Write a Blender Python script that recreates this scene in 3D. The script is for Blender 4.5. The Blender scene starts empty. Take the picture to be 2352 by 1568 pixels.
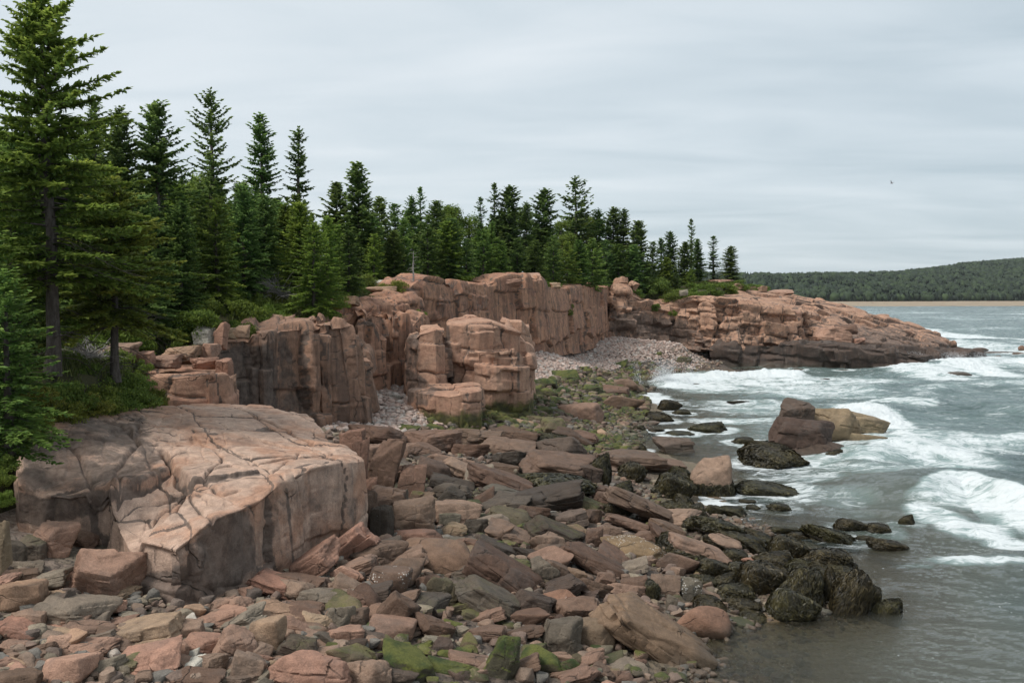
import bpy, math, random
import numpy as np
from mathutils import Vector, Matrix, Euler

# ------------------------------------------------------------------ camera, sky, sun, exposure
SC = bpy.context.scene
COL = SC.collection
CAM_H = 9.0
FPX = 2259.0            # focal length in the pixels of a 2352 x 1568 frame
CX, CY, HOR = 1176.0, 784.0, 685.0
PITCH = math.atan((CY - HOR) / FPX)
cam_d = bpy.data.cameras.new("camera")
cam = bpy.data.objects.new("camera", cam_d)
COL.objects.link(cam)
cam.location = (0, 0, CAM_H)
cam.rotation_euler = (math.pi / 2 - PITCH, 0, 0)
cam_d.sensor_width = 36.0
cam_d.lens = 36.0 * FPX / 2352.0
cam_d.clip_start = 0.1
cam_d.clip_end = 20000
SC.camera = cam

SUN_EL, SUN_AZ = math.radians(54), math.radians(-122)   # azimuth from +Y towards +X
SUN_POWER, CLOUD_POWER, EXPOSURE = 1.9, 0.66, 0.77
world = bpy.data.worlds.new("World")
SC.world = world
world.use_nodes = True
nt = world.node_tree
for n in list(nt.nodes):
    nt.nodes.remove(n)
def wn(t, **k):
    n = nt.nodes.new(t)
    for a, v in k.items():
        setattr(n, a, v)
    return n
wo = wn("ShaderNodeOutputWorld")
sky = wn("ShaderNodeTexSky", sky_type='NISHITA', sun_disc=False, sun_elevation=SUN_EL, sun_rotation=SUN_AZ)
bg1 = wn("ShaderNodeBackground"); bg1.inputs[1].default_value = 0.1
nt.links.new(sky.outputs[0], bg1.inputs[0])
tc = wn("ShaderNodeTexCoord")
sep = wn("ShaderNodeSeparateXYZ"); nt.links.new(tc.outputs["Generated"], sep.inputs[0])
zc = wn("ShaderNodeMath", operation='MAXIMUM'); nt.links.new(sep.outputs[2], zc.inputs[0]); zc.inputs[1].default_value = 0.0
za = wn("ShaderNodeMath", operation='ADD'); nt.links.new(zc.outputs[0], za.inputs[0]); za.inputs[1].default_value = 0.09
dv = wn("ShaderNodeVectorMath", operation='SCALE'); nt.links.new(tc.outputs["Generated"], dv.inputs[0])
iv = wn("ShaderNodeMath", operation='DIVIDE'); iv.inputs[0].default_value = 1.0; nt.links.new(za.outputs[0], iv.inputs[1])
nt.links.new(iv.outputs[0], dv.inputs["Scale"])
mp = wn("ShaderNodeMapping"); mp.inputs["Scale"].default_value = (0.5, 1.0, 0.0); mp.inputs["Rotation"].default_value = (0, 0, math.radians(-12))
mp.inputs["Location"].default_value = (3.1, 1.7, 0)
nt.links.new(dv.outputs[0], mp.inputs[0])
cn = wn("ShaderNodeTexNoise"); cn.inputs["Scale"].default_value = 1.5; cn.inputs["Detail"].default_value = 6; cn.inputs["Roughness"].default_value = 0.5
cn.inputs["Distortion"].default_value = 0.5
nt.links.new(mp.outputs[0], cn.inputs["Vector"])
# broad brightness of the overcast: brighter high and to the west, duller low over the sea
gx = wn("ShaderNodeMath", operation='MULTIPLY_ADD'); nt.links.new(sep.outputs[0], gx.inputs[0]); gx.inputs[1].default_value = -0.30; gx.inputs[2].default_value = 0.40
gz = wn("ShaderNodeMath", operation='MULTIPLY_ADD'); nt.links.new(zc.outputs[0], gz.inputs[0]); gz.inputs[1].default_value = 0.25; nt.links.new(gx.outputs[0], gz.inputs[2])
cs = wn("ShaderNodeMath", operation='MULTIPLY_ADD'); nt.links.new(cn.outputs[0], cs.inputs[0]); cs.inputs[1].default_value = 0.75; cs.inputs[2].default_value = -0.355
sm = wn("ShaderNodeMath", operation='ADD'); nt.links.new(gz.outputs[0], sm.inputs[0]); nt.links.new(cs.outputs[0], sm.inputs[1])
rp = wn("ShaderNodeValToRGB"); nt.links.new(sm.outputs[0], rp.inputs[0])
el = rp.color_ramp.elements
el[0].position = 0.10; el[0].color = (0.41, 0.495, 0.55, 1)
el[1].position = 0.85; el[1].color = (0.84, 0.87, 0.895, 1)
e = el.new(0.45); e.color = (0.60, 0.67, 0.715, 1)
bg2 = wn("ShaderNodeBackground"); bg2.inputs[1].default_value = CLOUD_POWER
nt.links.new(rp.outputs[0], bg2.inputs[0])
mxw = wn("ShaderNodeMixShader"); mxw.inputs[0].default_value = 0.93
nt.links.new(bg1.outputs[0], mxw.inputs[1]); nt.links.new(bg2.outputs[0], mxw.inputs[2])
nt.links.new(mxw.outputs[0], wo.inputs[0])

sun_d = bpy.data.lights.new("sun", 'SUN')
sun_d.energy = SUN_POWER; sun_d.angle = math.radians(20); sun_d.color = (1.0, 0.96, 0.9)
sun = bpy.data.objects.new("sun", sun_d); COL.objects.link(sun)
sd = Vector((math.sin(SUN_AZ) * math.cos(SUN_EL), math.cos(SUN_AZ) * math.cos(SUN_EL), math.sin(SUN_EL)))
sun.rotation_euler = sd.to_track_quat('Z', 'Y').to_euler()
SC.view_settings.view_transform = 'Standard'
SC.view_settings.look = 'None'
SC.view_settings.exposure = EXPOSURE
SC.view_settings.gamma = 1.0
SC.cycles.max_bounces = 6
SC.cycles.diffuse_bounces = 3
SC.cycles.glossy_bounces = 2
SC.cycles.transmission_bounces = 4
SC.cycles.transparent_max_bounces = 8
SC.cycles.use_denoising = True

# ------------------------------------------------------------------ numpy helpers
def H3(i, j, k, seed=0):
    i = i.astype(np.int64).astype(np.uint32); j = j.astype(np.int64).astype(np.uint32); k = k.astype(np.int64).astype(np.uint32)
    with np.errstate(over='ignore'):
        h = i * np.uint32(374761393) + j * np.uint32(668265263) + k * np.uint32(2147483647) + np.uint32((seed * 974711 + 12345) & 0xffffffff)
        h = (h ^ (h >> np.uint32(13))) * np.uint32(1274126177)
        h = (h ^ (h >> np.uint32(16))) * np.uint32(2246822519)
        h = h ^ (h >> np.uint32(15))
    return h.astype(np.float64) / 4294967295.0

def vn3(P, seed=0):
    """value noise, -1..1"""
    b = np.floor(P); f = P - b; f = f * f * f * (f * (f * 6 - 15) + 10)
    i, j, k = b[:, 0], b[:, 1], b[:, 2]
    r = 0
    for dx in (0, 1):
        wx = f[:, 0] if dx else 1 - f[:, 0]
        for dy in (0, 1):
            wy = f[:, 1] if dy else 1 - f[:, 1]
            for dz in (0, 1):
                wz = f[:, 2] if dz else 1 - f[:, 2]
                r = r + wx * wy * wz * H3(i + dx, j + dy, k + dz, seed)
    return r * 2 - 1

def vn2(x, y, seed=0):
    bx = np.floor(x); by = np.floor(y); fx = x - bx; fy = y - by
    fx = fx * fx * fx * (fx * (fx * 6 - 15) + 10); fy = fy * fy * fy * (fy * (fy * 6 - 15) + 10)
    z = np.zeros_like(bx)
    return 2 * (H3(bx, by, z, seed) * (1 - fx) * (1 - fy) + H3(bx + 1, by, z, seed) * fx * (1 - fy)
                + H3(bx, by + 1, z, seed) * (1 - fx) * fy + H3(bx + 1, by + 1, z, seed) * fx * fy) - 1

def fbm3(P, octv=4, seed=0, gain=0.5):
    a, r, t = 1.0, 0, 0
    for o in range(octv):
        r = r + a * vn3(P * (2.03 ** o) + 17.3 * o, seed + o); t += a; a *= gain
    return r / t

def fbm2(x, y, octv=4, seed=0, gain=0.5):
    a, r, t = 1.0, 0, 0
    for o in range(octv):
        s = 2.03 ** o
        r = r + a * vn2(x * s + 17.3 * o, y * s - 9.1 * o, seed + o); t += a; a *= gain
    return r / t

def sstep(a, b, x):
    t = np.clip((x - a) / (b - a), 0, 1)
    return t * t * (3 - 2 * t)

def ray(x, y):
    cp, sp = math.cos(PITCH), math.sin(PITCH)
    return np.array([x - CX, FPX * cp + (CY - y) * sp, -FPX * sp + (CY - y) * cp])

def atY(x, y, Y):
    """the point at world depth Y seen at frame position x, y (2352 x 1568)"""
    r = ray(x, y)
    return np.array([0, 0, CAM_H]) + r * (Y / r[1])

def atZ(x, y, z):
    r = ray(x, y)
    return np.array([0, 0, CAM_H]) + r * ((z - CAM_H) / r[2])

def proj(p):
    cp, sp = math.cos(PITCH), math.sin(PITCH)
    d = np.asarray(p, float) - np.array([0, 0, CAM_H])
    zf = d[1] * cp - d[2] * sp
    yu = d[1] * sp + d[2] * cp
    return CX + d[0] / zf * FPX, CY - yu / zf * FPX

class RBF:
    def __init__(self, pts, vals, smooth=0.0):
        self.p = np.asarray(pts, float); v = np.asarray(vals, float)
        n = len(v)
        d = np.linalg.norm(self.p[:, None] - self.p[None], axis=2)
        A = np.zeros((n + 3, n + 3)); A[:n, :n] = d + smooth * np.eye(n)
        A[:n, n] = 1; A[:n, n + 1:] = self.p; A[n, :n] = 1; A[n + 1:, :n] = self.p.T
        self.w = np.linalg.solve(A, np.concatenate([v, np.zeros(3)]))
    def __call__(self, x, y):
        x = np.asarray(x, float); sh = x.shape; q = np.stack([x.ravel(), np.asarray(y, float).ravel()], 1)
        out = np.empty(len(q))
        for s in range(0, len(q), 50000):
            qq = q[s:s + 50000]
            d = np.linalg.norm(qq[:, None] - self.p[None], axis=2)
            out[s:s + 50000] = d @ self.w[:-3] + self.w[-3] + qq @ self.w[-2:]
        return out.reshape(sh)

def new_mesh(name, V, Fq=None, Ft=None, smooth=True, attrs=None, sharp=None):
    """numpy vertices, quads and/or triangles -> mesh; attrs: name -> per-vertex float or colour array"""
    me = bpy.data.meshes.new(name)
    V = np.asarray(V, np.float32)
    nq = 0 if Fq is None else len(Fq); n3 = 0 if Ft is None else len(Ft)
    me.vertices.add(len(V)); me.vertices.foreach_set("co", V.ravel())
    loops = []
    if nq: loops.append(np.asarray(Fq, np.int32).ravel())
    if n3: loops.append(np.asarray(Ft, np.int32).ravel())
    L = np.concatenate(loops)
    me.loops.add(len(L)); me.loops.foreach_set("vertex_index", L)
    st = np.concatenate([np.arange(nq) * 4, nq * 4 + np.arange(n3) * 3]).astype(np.int32)
    me.polygons.add(nq + n3); me.polygons.foreach_set("loop_start", st)
    try:
        me.polygons.foreach_set("loop_total", np.concatenate([np.full(nq, 4), np.full(n3, 3)]).astype(np.int32))
    except Exception:
        pass
    me.polygons.foreach_set("use_smooth", np.full(nq + n3, smooth, dtype=bool))
    me.update(calc_edges=True)
    if sharp: me.set_sharp_from_angle(angle=math.radians(sharp))
    for k, a in (attrs or {}).items():
        a = np.asarray(a, np.float32)
        if a.ndim == 1:
            at = me.attributes.new(k, 'FLOAT', 'POINT'); at.data.foreach_set("value", a)
        else:
            at = me.attributes.new(k, 'FLOAT_COLOR', 'POINT')
            if a.shape[1] == 3: a = np.concatenate([a, np.ones((len(a), 1), np.float32)], 1)
            at.data.foreach_set("color", a.ravel())
    return me

class Acc:
    """collects quads and triangles of many pieces into one mesh"""
    def __init__(s): s.v, s.q, s.t, s.n, s.c = [], [], [], 0, []
    def add(s, V, q=None, t=None, c=None):
        V = np.asarray(V, float)
        if q is not None and len(q): s.q.append(np.asarray(q) + s.n)
        if t is not None and len(t): s.t.append(np.asarray(t) + s.n)
        s.v.append(V); s.n += len(V)
        if c is not None: s.c.append(np.broadcast_to(np.asarray(c, float), (len(V), len(c)) if np.ndim(c) == 1 else np.shape(c)))
    def mesh(s, name, smooth=True, sharp=None):
        at = {"tint": np.concatenate(s.c)} if s.c else None
        return new_mesh(name, np.concatenate(s.v), np.concatenate(s.q) if s.q else None, np.concatenate(s.t) if s.t else None, smooth, at, sharp)

def grid_quads(nu, nv, wrap=False):
    """vertex index = iu * nv + iv"""
    a = np.arange(nu if wrap else nu - 1)[:, None]; b = np.arange(nv - 1)[None]
    a2 = (a + 1) % nu
    return np.stack([a * nv + b, a2 * nv + b, a2 * nv + b + 1, a * nv + b + 1], -1).reshape(-1, 4)

def link(name, me, mat=None, parent=None):
    o = bpy.data.objects.new(name, me); COL.objects.link(o)
    if mat is not None and len(me.materials) == 0: me.materials.append(mat)
    if parent is not None: o.parent = parent
    return o

def tag(o, label=None, cat=None, group=None, kind=None):
    if label: o["label"] = label
    if cat: o["category"] = cat
    if group: o["group"] = group
    if kind: o["kind"] = kind
    return o

def empty(name, loc):
    o = bpy.data.objects.new(name, None); COL.objects.link(o); o.location = loc
    o.empty_display_size = 0.2
    return o

def tube_arr(P, R, sides=5):
    P = np.asarray(P, float); R = np.broadcast_to(np.asarray(R, float), (len(P),))
    T = np.gradient(P, axis=0); T /= np.linalg.norm(T, axis=1)[:, None] + 1e-9
    ref = np.where(np.abs(T[:, 2:3]) > 0.9, np.array([[1.0, 0, 0]]), np.array([[0, 0, 1.0]]))
    A = np.cross(T, ref); A /= np.linalg.norm(A, axis=1)[:, None] + 1e-9
    B = np.cross(T, A)
    th = np.arange(sides) / sides * 2 * math.pi
    V = P[:, None] + R[:, None, None] * (np.cos(th)[None, :, None] * A[:, None] + np.sin(th)[None, :, None] * B[:, None])
    n = len(P)
    i = np.arange(n - 1)[:, None]; j = np.arange(sides)[None]; j2 = (j + 1) % sides
    q = np.stack([i * sides + j, i * sides + j2, (i + 1) * sides + j2, (i + 1) * sides + j], -1).reshape(-1, 4)
    return V.reshape(-1, 3), q

# ------------------------------------------------------------------ materials
class NT:
    def __init__(s, name):
        s.m = bpy.data.materials.new(name); s.m.use_nodes = True
        s.t = s.m.node_tree
        for n in list(s.t.nodes): s.t.nodes.remove(n)
        s.out = s.t.nodes.new("ShaderNodeOutputMaterial")
    def n(s, t, ins=None, **k):
        nd = s.t.nodes.new(t)
        for a, v in k.items(): setattr(nd, a, v)
        for a, v in (ins or {}).items(): s.set(nd.inputs[a], v)
        return nd
    def set(s, sock, v):
        if isinstance(v, bpy.types.NodeSocket): s.t.links.new(v, sock)
        else: sock.default_value = v
    def math(s, op, a, b=0.0, c=None, clamp=False):
        nd = s.n("ShaderNodeMath", {0: a, 1: b}, operation=op, use_clamp=clamp)
        if c is not None: s.set(nd.inputs[2], c)
        return nd.outputs[0]
    def noise(s, vec, scale, detail=4, rough=0.55, dist=0.0):
        return s.n("ShaderNodeTexNoise", {"Vector": vec, "Scale": scale, "Detail": detail, "Roughness": rough, "Distortion": dist}).outputs[0]
    def ramp(s, f, a, b, lo=0.0, hi=1.0, smooth=True):
        nd = s.n("ShaderNodeMapRange", {0: f, 1: a, 2: b, 3: lo, 4: hi}, interpolation_type='SMOOTHSTEP' if smooth else 'LINEAR')
        return nd.outputs[0]
    def mix(s, f, a, b, mode='MIX'):
        nd = s.n("ShaderNodeMix", data_type='RGBA', blend_type=mode)
        s.set(nd.inputs[0], f); s.set(nd.inputs[6], a if not isinstance(a, tuple) else (*a, 1)[:4]); s.set(nd.inputs[7], b if not isinstance(b, tuple) else (*b, 1)[:4])
        return nd.outputs[2]
    def scalev(s, vec, xyz):
        return s.n("ShaderNodeVectorMath", {0: vec, 1: xyz}, operation='MULTIPLY').outputs[0]
    def gray(s, f):
        return s.n("ShaderNodeCombineColor", {0: f, 1: f, 2: f}).outputs[0]

def granite(name, col=None, col2=None, stain=0.35, streak=0.0, wet_z=0.45, crack=1.0, moss_low=0.0, attr=None, painted=False, barnacles=False):
    """weathered granite; with col=None it takes the object's own colour (alpha = how mossy the stone is)"""
    M = NT(name)
    geo = M.n("ShaderNodeNewGeometry"); P = geo.outputs["Position"]
    nz = M.n("ShaderNodeSeparateXYZ", {0: geo.outputs["True Normal"]}).outputs[2]
    pz = M.n("ShaderNodeSeparateXYZ", {0: P}).outputs[2]
    moss = None
    if attr:
        a = M.n("ShaderNodeAttribute", attribute_name=attr); base = a.outputs["Color"]; moss = a.outputs["Alpha"]
    elif col is None:
        oi = M.n("ShaderNodeObjectInfo"); base = oi.outputs["Color"]; moss = oi.outputs["Alpha"]
    else:
        base = M.n("ShaderNodeRGB"); base.outputs[0].default_value = (*col, 1); base = base.outputs[0]
    big = M.noise(P, 0.55, 6, 0.6, 0.4)
    if col2: base = M.mix(M.ramp(big, 0.42, 0.62), base, col2)
    med = M.noise(P, 3.1, 8, 0.68, 0.3)
    fine = M.noise(P, 38, 3, 0.7)
    v = M.math('MULTIPLY', M.ramp(med, 0.25, 0.78, 0.58, 1.36, False), M.ramp(fine, 0.25, 0.75, 0.66, 1.3, False))
    v = M.math('MULTIPLY', v, M.ramp(big, 0.25, 0.75, 0.85, 1.13, False))
    c = M.mix(1.0, base, M.gray(v), 'MULTIPLY')
    if stain > 0:
        sn = M.noise(M.n("ShaderNodeVectorMath", {0: P, 1: (7.3, 2.1, 5.5)}, operation='ADD').outputs[0], 0.8, 9, 0.66, 0.8)
        c = M.mix(M.ramp(sn, 0.50, 0.66, 0, stain), c, (0.085, 0.078, 0.072))
        # pale lichen flecks
        ln = M.noise(P, 6.5, 5, 0.75)
        c = M.mix(M.ramp(ln, 0.66, 0.74, 0, 0.45 * min(1, stain * 2)), c, (0.40, 0.40, 0.36))
    if streak > 0:
        st = M.noise(M.scalev(P, (2.2, 2.2, 0.16)), 1.0, 6, 0.62, 0.3)
        vert = M.ramp(nz, 0.55, 0.25)
        c = M.mix(M.math('MULTIPLY', M.ramp(st, 0.44, 0.62, 0, streak), vert), c, (0.040, 0.034, 0.032))
        st2 = M.noise(M.scalev(P, (5.2, 5.2, 0.25)), 1.0, 4, 0.6)
        c = M.mix(M.math('MULTIPLY', M.ramp(st2, 0.62, 0.74, 0, 0.22), vert), c, (0.30, 0.27, 0.23))
    if painted:      # dark seep stains and lichen films with outlines of their own, and the darkened joints
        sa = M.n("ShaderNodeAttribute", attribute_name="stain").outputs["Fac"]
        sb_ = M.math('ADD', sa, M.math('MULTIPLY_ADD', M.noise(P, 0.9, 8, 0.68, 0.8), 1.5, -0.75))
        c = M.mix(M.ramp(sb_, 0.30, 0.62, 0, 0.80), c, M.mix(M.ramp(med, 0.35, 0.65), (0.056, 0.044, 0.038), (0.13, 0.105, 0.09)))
    rough = 0.88
    # cracks
    w = M.n("ShaderNodeVectorMath", {0: M.n("ShaderNodeTexNoise", {"Vector": P, "Scale": 1.1, "Detail": 4}).outputs[1], 1: (0.9, 0.9, 0.9)}, operation='MULTIPLY').outputs[0]
    pw = M.n("ShaderNodeVectorMath", {0: P, 1: w}, operation='ADD').outputs[0]
    vc = M.n("ShaderNodeTexVoronoi", {"Vector": M.scalev(pw, (1.0, 1.0, 1.5)), "Scale": 0.75 * crack}, feature='DISTANCE_TO_EDGE').outputs["Distance"]
    cm = M.ramp(M.noise(P, 0.9, 2), 0.50, 0.66)
    ck = M.math('MULTIPLY', M.ramp(vc, 0.0, 0.014, 1, 0), cm)
    c = M.mix(M.math('MULTIPLY', ck, 0.5 if col is None else 0.75), c, (0.05, 0.042, 0.036))
    if moss is not None:
        mn = M.noise(P, 2.3, 6, 0.65, 0.5)
        up = M.ramp(nz, -0.35, 0.85)
        mm = M.math('MULTIPLY', M.math('ADD', up, M.math('MULTIPLY_ADD', mn, 1.6, -0.8)), moss)
        mm = M.ramp(mm, 0.18, 0.55, 0, 0.93)
        gm = M.mix(M.ramp(M.noise(P, 1.1, 5, 0.6), 0.38, 0.62), (0.028, 0.045, 0.012), (0.105, 0.11, 0.026))
        gm = M.mix(1.0, gm, M.gray(M.ramp(M.noise(P, 22, 4, 0.7), 0.3, 0.7, 0.65, 1.3, False)), 'MULTIPLY')
        c = M.mix(mm, c, gm)
    if moss_low > 0:
        e = M.math('ADD', pz, M.math('MULTIPLY_ADD', M.noise(P, 0.7, 5), -1.6, 0.8))
        gm = M.mix(M.ramp(M.noise(P, 2.0, 5, 0.6), 0.4, 0.6), (0.022, 0.033, 0.010), (0.075, 0.085, 0.018))
        c = M.mix(M.ramp(e, moss_low - 0.2, moss_low + 0.25, 0.9, 0), c, gm)
    if barnacles:
        bv = M.n("ShaderNodeTexVoronoi", {"Vector": P, "Scale": 15.0})
        c = M.mix(M.math('MULTIPLY', M.ramp(bv.outputs["Distance"], 0.22, 0.36, 1, 0), M.ramp(M.noise(P, 1.8, 4, 0.6), 0.47, 0.58, 0, 0.9)), c, (0.55, 0.53, 0.49))
    # weathered dark band between the tide marks
    tz = M.math('ADD', pz, M.math('MULTIPLY_ADD', M.noise(P, 0.5, 4), -1.0, 0.5))
    wet = M.ramp(tz, wet_z - 0.15, wet_z + 0.35, 1, 0)
    c = M.mix(M.math('MULTIPLY', wet, 0.62), c, (0.045, 0.038, 0.026))
    rg = M.math('MULTIPLY_ADD', wet, -0.45, rough)
    h = M.math('ADD', M.math('MULTIPLY', med, 0.55), M.math('MULTIPLY', M.noise(P, 11, 6, 0.7), 0.28))
    h = M.math('ADD', h, M.math('MULTIPLY', ck, -0.5))
    h = M.math('ADD', h, M.math('MULTIPLY', fine, 0.09))
    bp = M.n("ShaderNodeBump", {"Strength": 1.0, "Distance": 0.11, "Height": h})
    bs = M.n("ShaderNodeBsdfPrincipled", {"Base Color": c, "Roughness": rg, "Normal": bp.outputs[0]})
    bs.inputs["Specular IOR Level"].default_value = 0.3
    M.t.links.new(bs.outputs[0], M.out.inputs[0])
    return M.m

def leafmat(name, a, b, trans=0.25, rough=0.7, spec=0.25):
    M = NT(name)
    oi = M.n("ShaderNodeObjectInfo")
    geo = M.n("ShaderNodeNewGeometry")
    t = M.n("ShaderNodeAttribute", attribute_name="tint")
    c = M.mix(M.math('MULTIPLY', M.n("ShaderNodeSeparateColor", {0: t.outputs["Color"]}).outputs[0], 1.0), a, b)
    c = M.mix(1.0, c, oi.outputs["Color"], 'MULTIPLY')
    hs = M.n("ShaderNodeHueSaturation", {"Color": c, "Value": M.math('MULTIPLY_ADD', geo.outputs["Random Per Island"], 0.5, 0.75),
                                        "Hue": M.math('MULTIPLY_ADD', oi.outputs["Random"], 0.03, 0.485)})
    d = M.n("ShaderNodeBsdfPrincipled", {"Base Color": hs.outputs[0], "Roughness": rough})
    d.inputs["Specular IOR Level"].default_value = spec
    tr = M.n("ShaderNodeBsdfTranslucent", {0: hs.outputs[0]})
    mx = M.n("ShaderNodeMixShader", {0: trans, 1: d.outputs[0], 2: tr.outputs[0]})
    M.t.links.new(mx.outputs[0], M.out.inputs[0])
    return M.m

def simple(name, a, b=None, scale=8, rough=0.85, bump=0.3, stretch=(1, 1, 1), spec=0.3):
    M = NT(name)
    P = M.scalev(M.n("ShaderNodeNewGeometry").outputs["Position"], stretch)
    n = M.noise(P, scale, 6, 0.65)
    c = M.mix(M.ramp(n, 0.35, 0.65), a, b or a)
    bp = M.n("ShaderNodeBump", {"Strength": bump, "Distance": 0.05, "Height": n})
    bs = M.n("ShaderNodeBsdfPrincipled", {"Base Color": c, "Roughness": rough, "Normal": bp.outputs[0]})
    bs.inputs["Specular IOR Level"].default_value = spec
    M.t.links.new(bs.outputs[0], M.out.inputs[0])
    return M.m

PINK, PALE, BROWN = (0.40, 0.235, 0.16), (0.50, 0.35, 0.268), (0.20, 0.125, 0.10)
MAT = dict(
    boulder=granite("boulder_granite", stain=0.32, crack=0.8, wet_z=0.22),
    barnacle=granite("barnacled_granite", stain=0.3, crack=0.8, wet_z=0.1, barnacles=True),
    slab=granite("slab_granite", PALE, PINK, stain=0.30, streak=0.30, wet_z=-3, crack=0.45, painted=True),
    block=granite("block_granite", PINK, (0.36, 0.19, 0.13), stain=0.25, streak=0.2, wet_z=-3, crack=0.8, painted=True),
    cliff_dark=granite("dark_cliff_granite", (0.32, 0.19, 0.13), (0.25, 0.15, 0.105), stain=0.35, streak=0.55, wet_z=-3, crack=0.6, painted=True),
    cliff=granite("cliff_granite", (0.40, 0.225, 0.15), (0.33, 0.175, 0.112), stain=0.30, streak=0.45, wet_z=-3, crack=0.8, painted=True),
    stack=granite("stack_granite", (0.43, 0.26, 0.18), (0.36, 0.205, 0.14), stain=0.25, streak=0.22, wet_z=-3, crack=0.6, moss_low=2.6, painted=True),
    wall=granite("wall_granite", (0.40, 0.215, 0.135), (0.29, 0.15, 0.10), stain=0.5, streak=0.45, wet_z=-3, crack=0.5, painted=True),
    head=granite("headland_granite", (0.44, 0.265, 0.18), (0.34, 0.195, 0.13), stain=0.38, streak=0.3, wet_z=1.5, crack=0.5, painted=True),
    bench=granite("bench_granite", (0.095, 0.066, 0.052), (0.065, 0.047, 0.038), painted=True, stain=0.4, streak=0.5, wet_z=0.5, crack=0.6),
    island=granite("island_granite", stain=0.3, crack=1.0, wet_z=0.7),
    cobble=granite("cobble_granite", stain=0.1, wet_z=0.15, attr="tint"),
    bark=simple("spruce_bark", (0.055, 0.045, 0.038), (0.11, 0.095, 0.085), 9, 0.95, 0.6, (1, 1, 0.3)),
    deadwood=simple("weathered_wood", (0.20, 0.185, 0.17), (0.33, 0.31, 0.29), 12, 0.9),
    needles=leafmat("spruce_needles", (0.068, 0.125, 0.036), (0.24, 0.305, 0.075), 0.45),
    leaves=leafmat("broad_leaves", (0.06, 0.105, 0.02), (0.16, 0.22, 0.04), 0.4),
    heath=leafmat("heath_leaves", (0.07, 0.105, 0.024), (0.19, 0.225, 0.048), 0.42),
    grass=leafmat("grass_blades", (0.05, 0.075, 0.018), (0.14, 0.15, 0.045), 0.3),
    weed=leafmat("rockweed", (0.019, 0.017, 0.010), (0.092, 0.075, 0.030), 0.1, 0.5, 0.35),
    soil=simple("forest_soil", (0.035, 0.036, 0.016), (0.065, 0.06, 0.026), 1.5, 0.95, 0.6),
    sand=simple("beach_sand", (0.25, 0.195, 0.135), (0.30, 0.24, 0.17), 0.05, 0.9, 0.0),
    hill=simple("hill_soil", (0.022, 0.035, 0.018), (0.035, 0.05, 0.022), 0.02, 0.95, 0.0),
)

# ------------------------------------------------------------------ stones
def cube_sphere(n):
    s = np.tan(np.linspace(-1, 1, n + 1) * math.pi / 4)
    a, b = np.meshgrid(s, s, indexing='ij'); o = np.ones_like(a)
    fs = [(o, a, b), (-o, b, a), (b, o, a), (a, -o, b), (a, b, o), (b, a, -o)]
    V = np.concatenate([np.stack(f, -1).reshape(-1, 3) for f in fs])
    q = grid_quads(n + 1, n + 1)
    Q = np.concatenate([q + i * (n + 1) ** 2 for i in range(6)])
    V /= np.linalg.norm(V, axis=1)[:, None]
    _, ui, inv = np.unique(np.round(V, 6), axis=0, return_index=True, return_inverse=True)
    return V[ui], inv.reshape(-1)[Q]
CSPH = {n: cube_sphere(n) for n in (3, 4, 5, 10, 30, 44)}

def rock_planes(rng, extra, jit, box):
    N, D = [], []
    for ax in range(3):
        for sg in (-1, 1):
            v = np.zeros(3); v[ax] = sg
            v += rng.normal(0, jit, 3); v /= np.linalg.norm(v)
            N.append(v); D.append(box[ax] * rng.uniform(0.85, 1.1))
    for _ in range(extra):
        v = rng.normal(0, 1, 3); v /= np.linalg.norm(v)
        N.append(v); D.append(rng.uniform(0.95, 1.3) * np.linalg.norm(np.abs(v) * box) * 0.86)
    return np.array(N), np.array(D)

def rock_r(dirs, N, D, p):
    c = np.maximum(0, dirs @ N.T) / D[None]
    return (c ** p).sum(1) ** (-1.0 / p)

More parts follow.
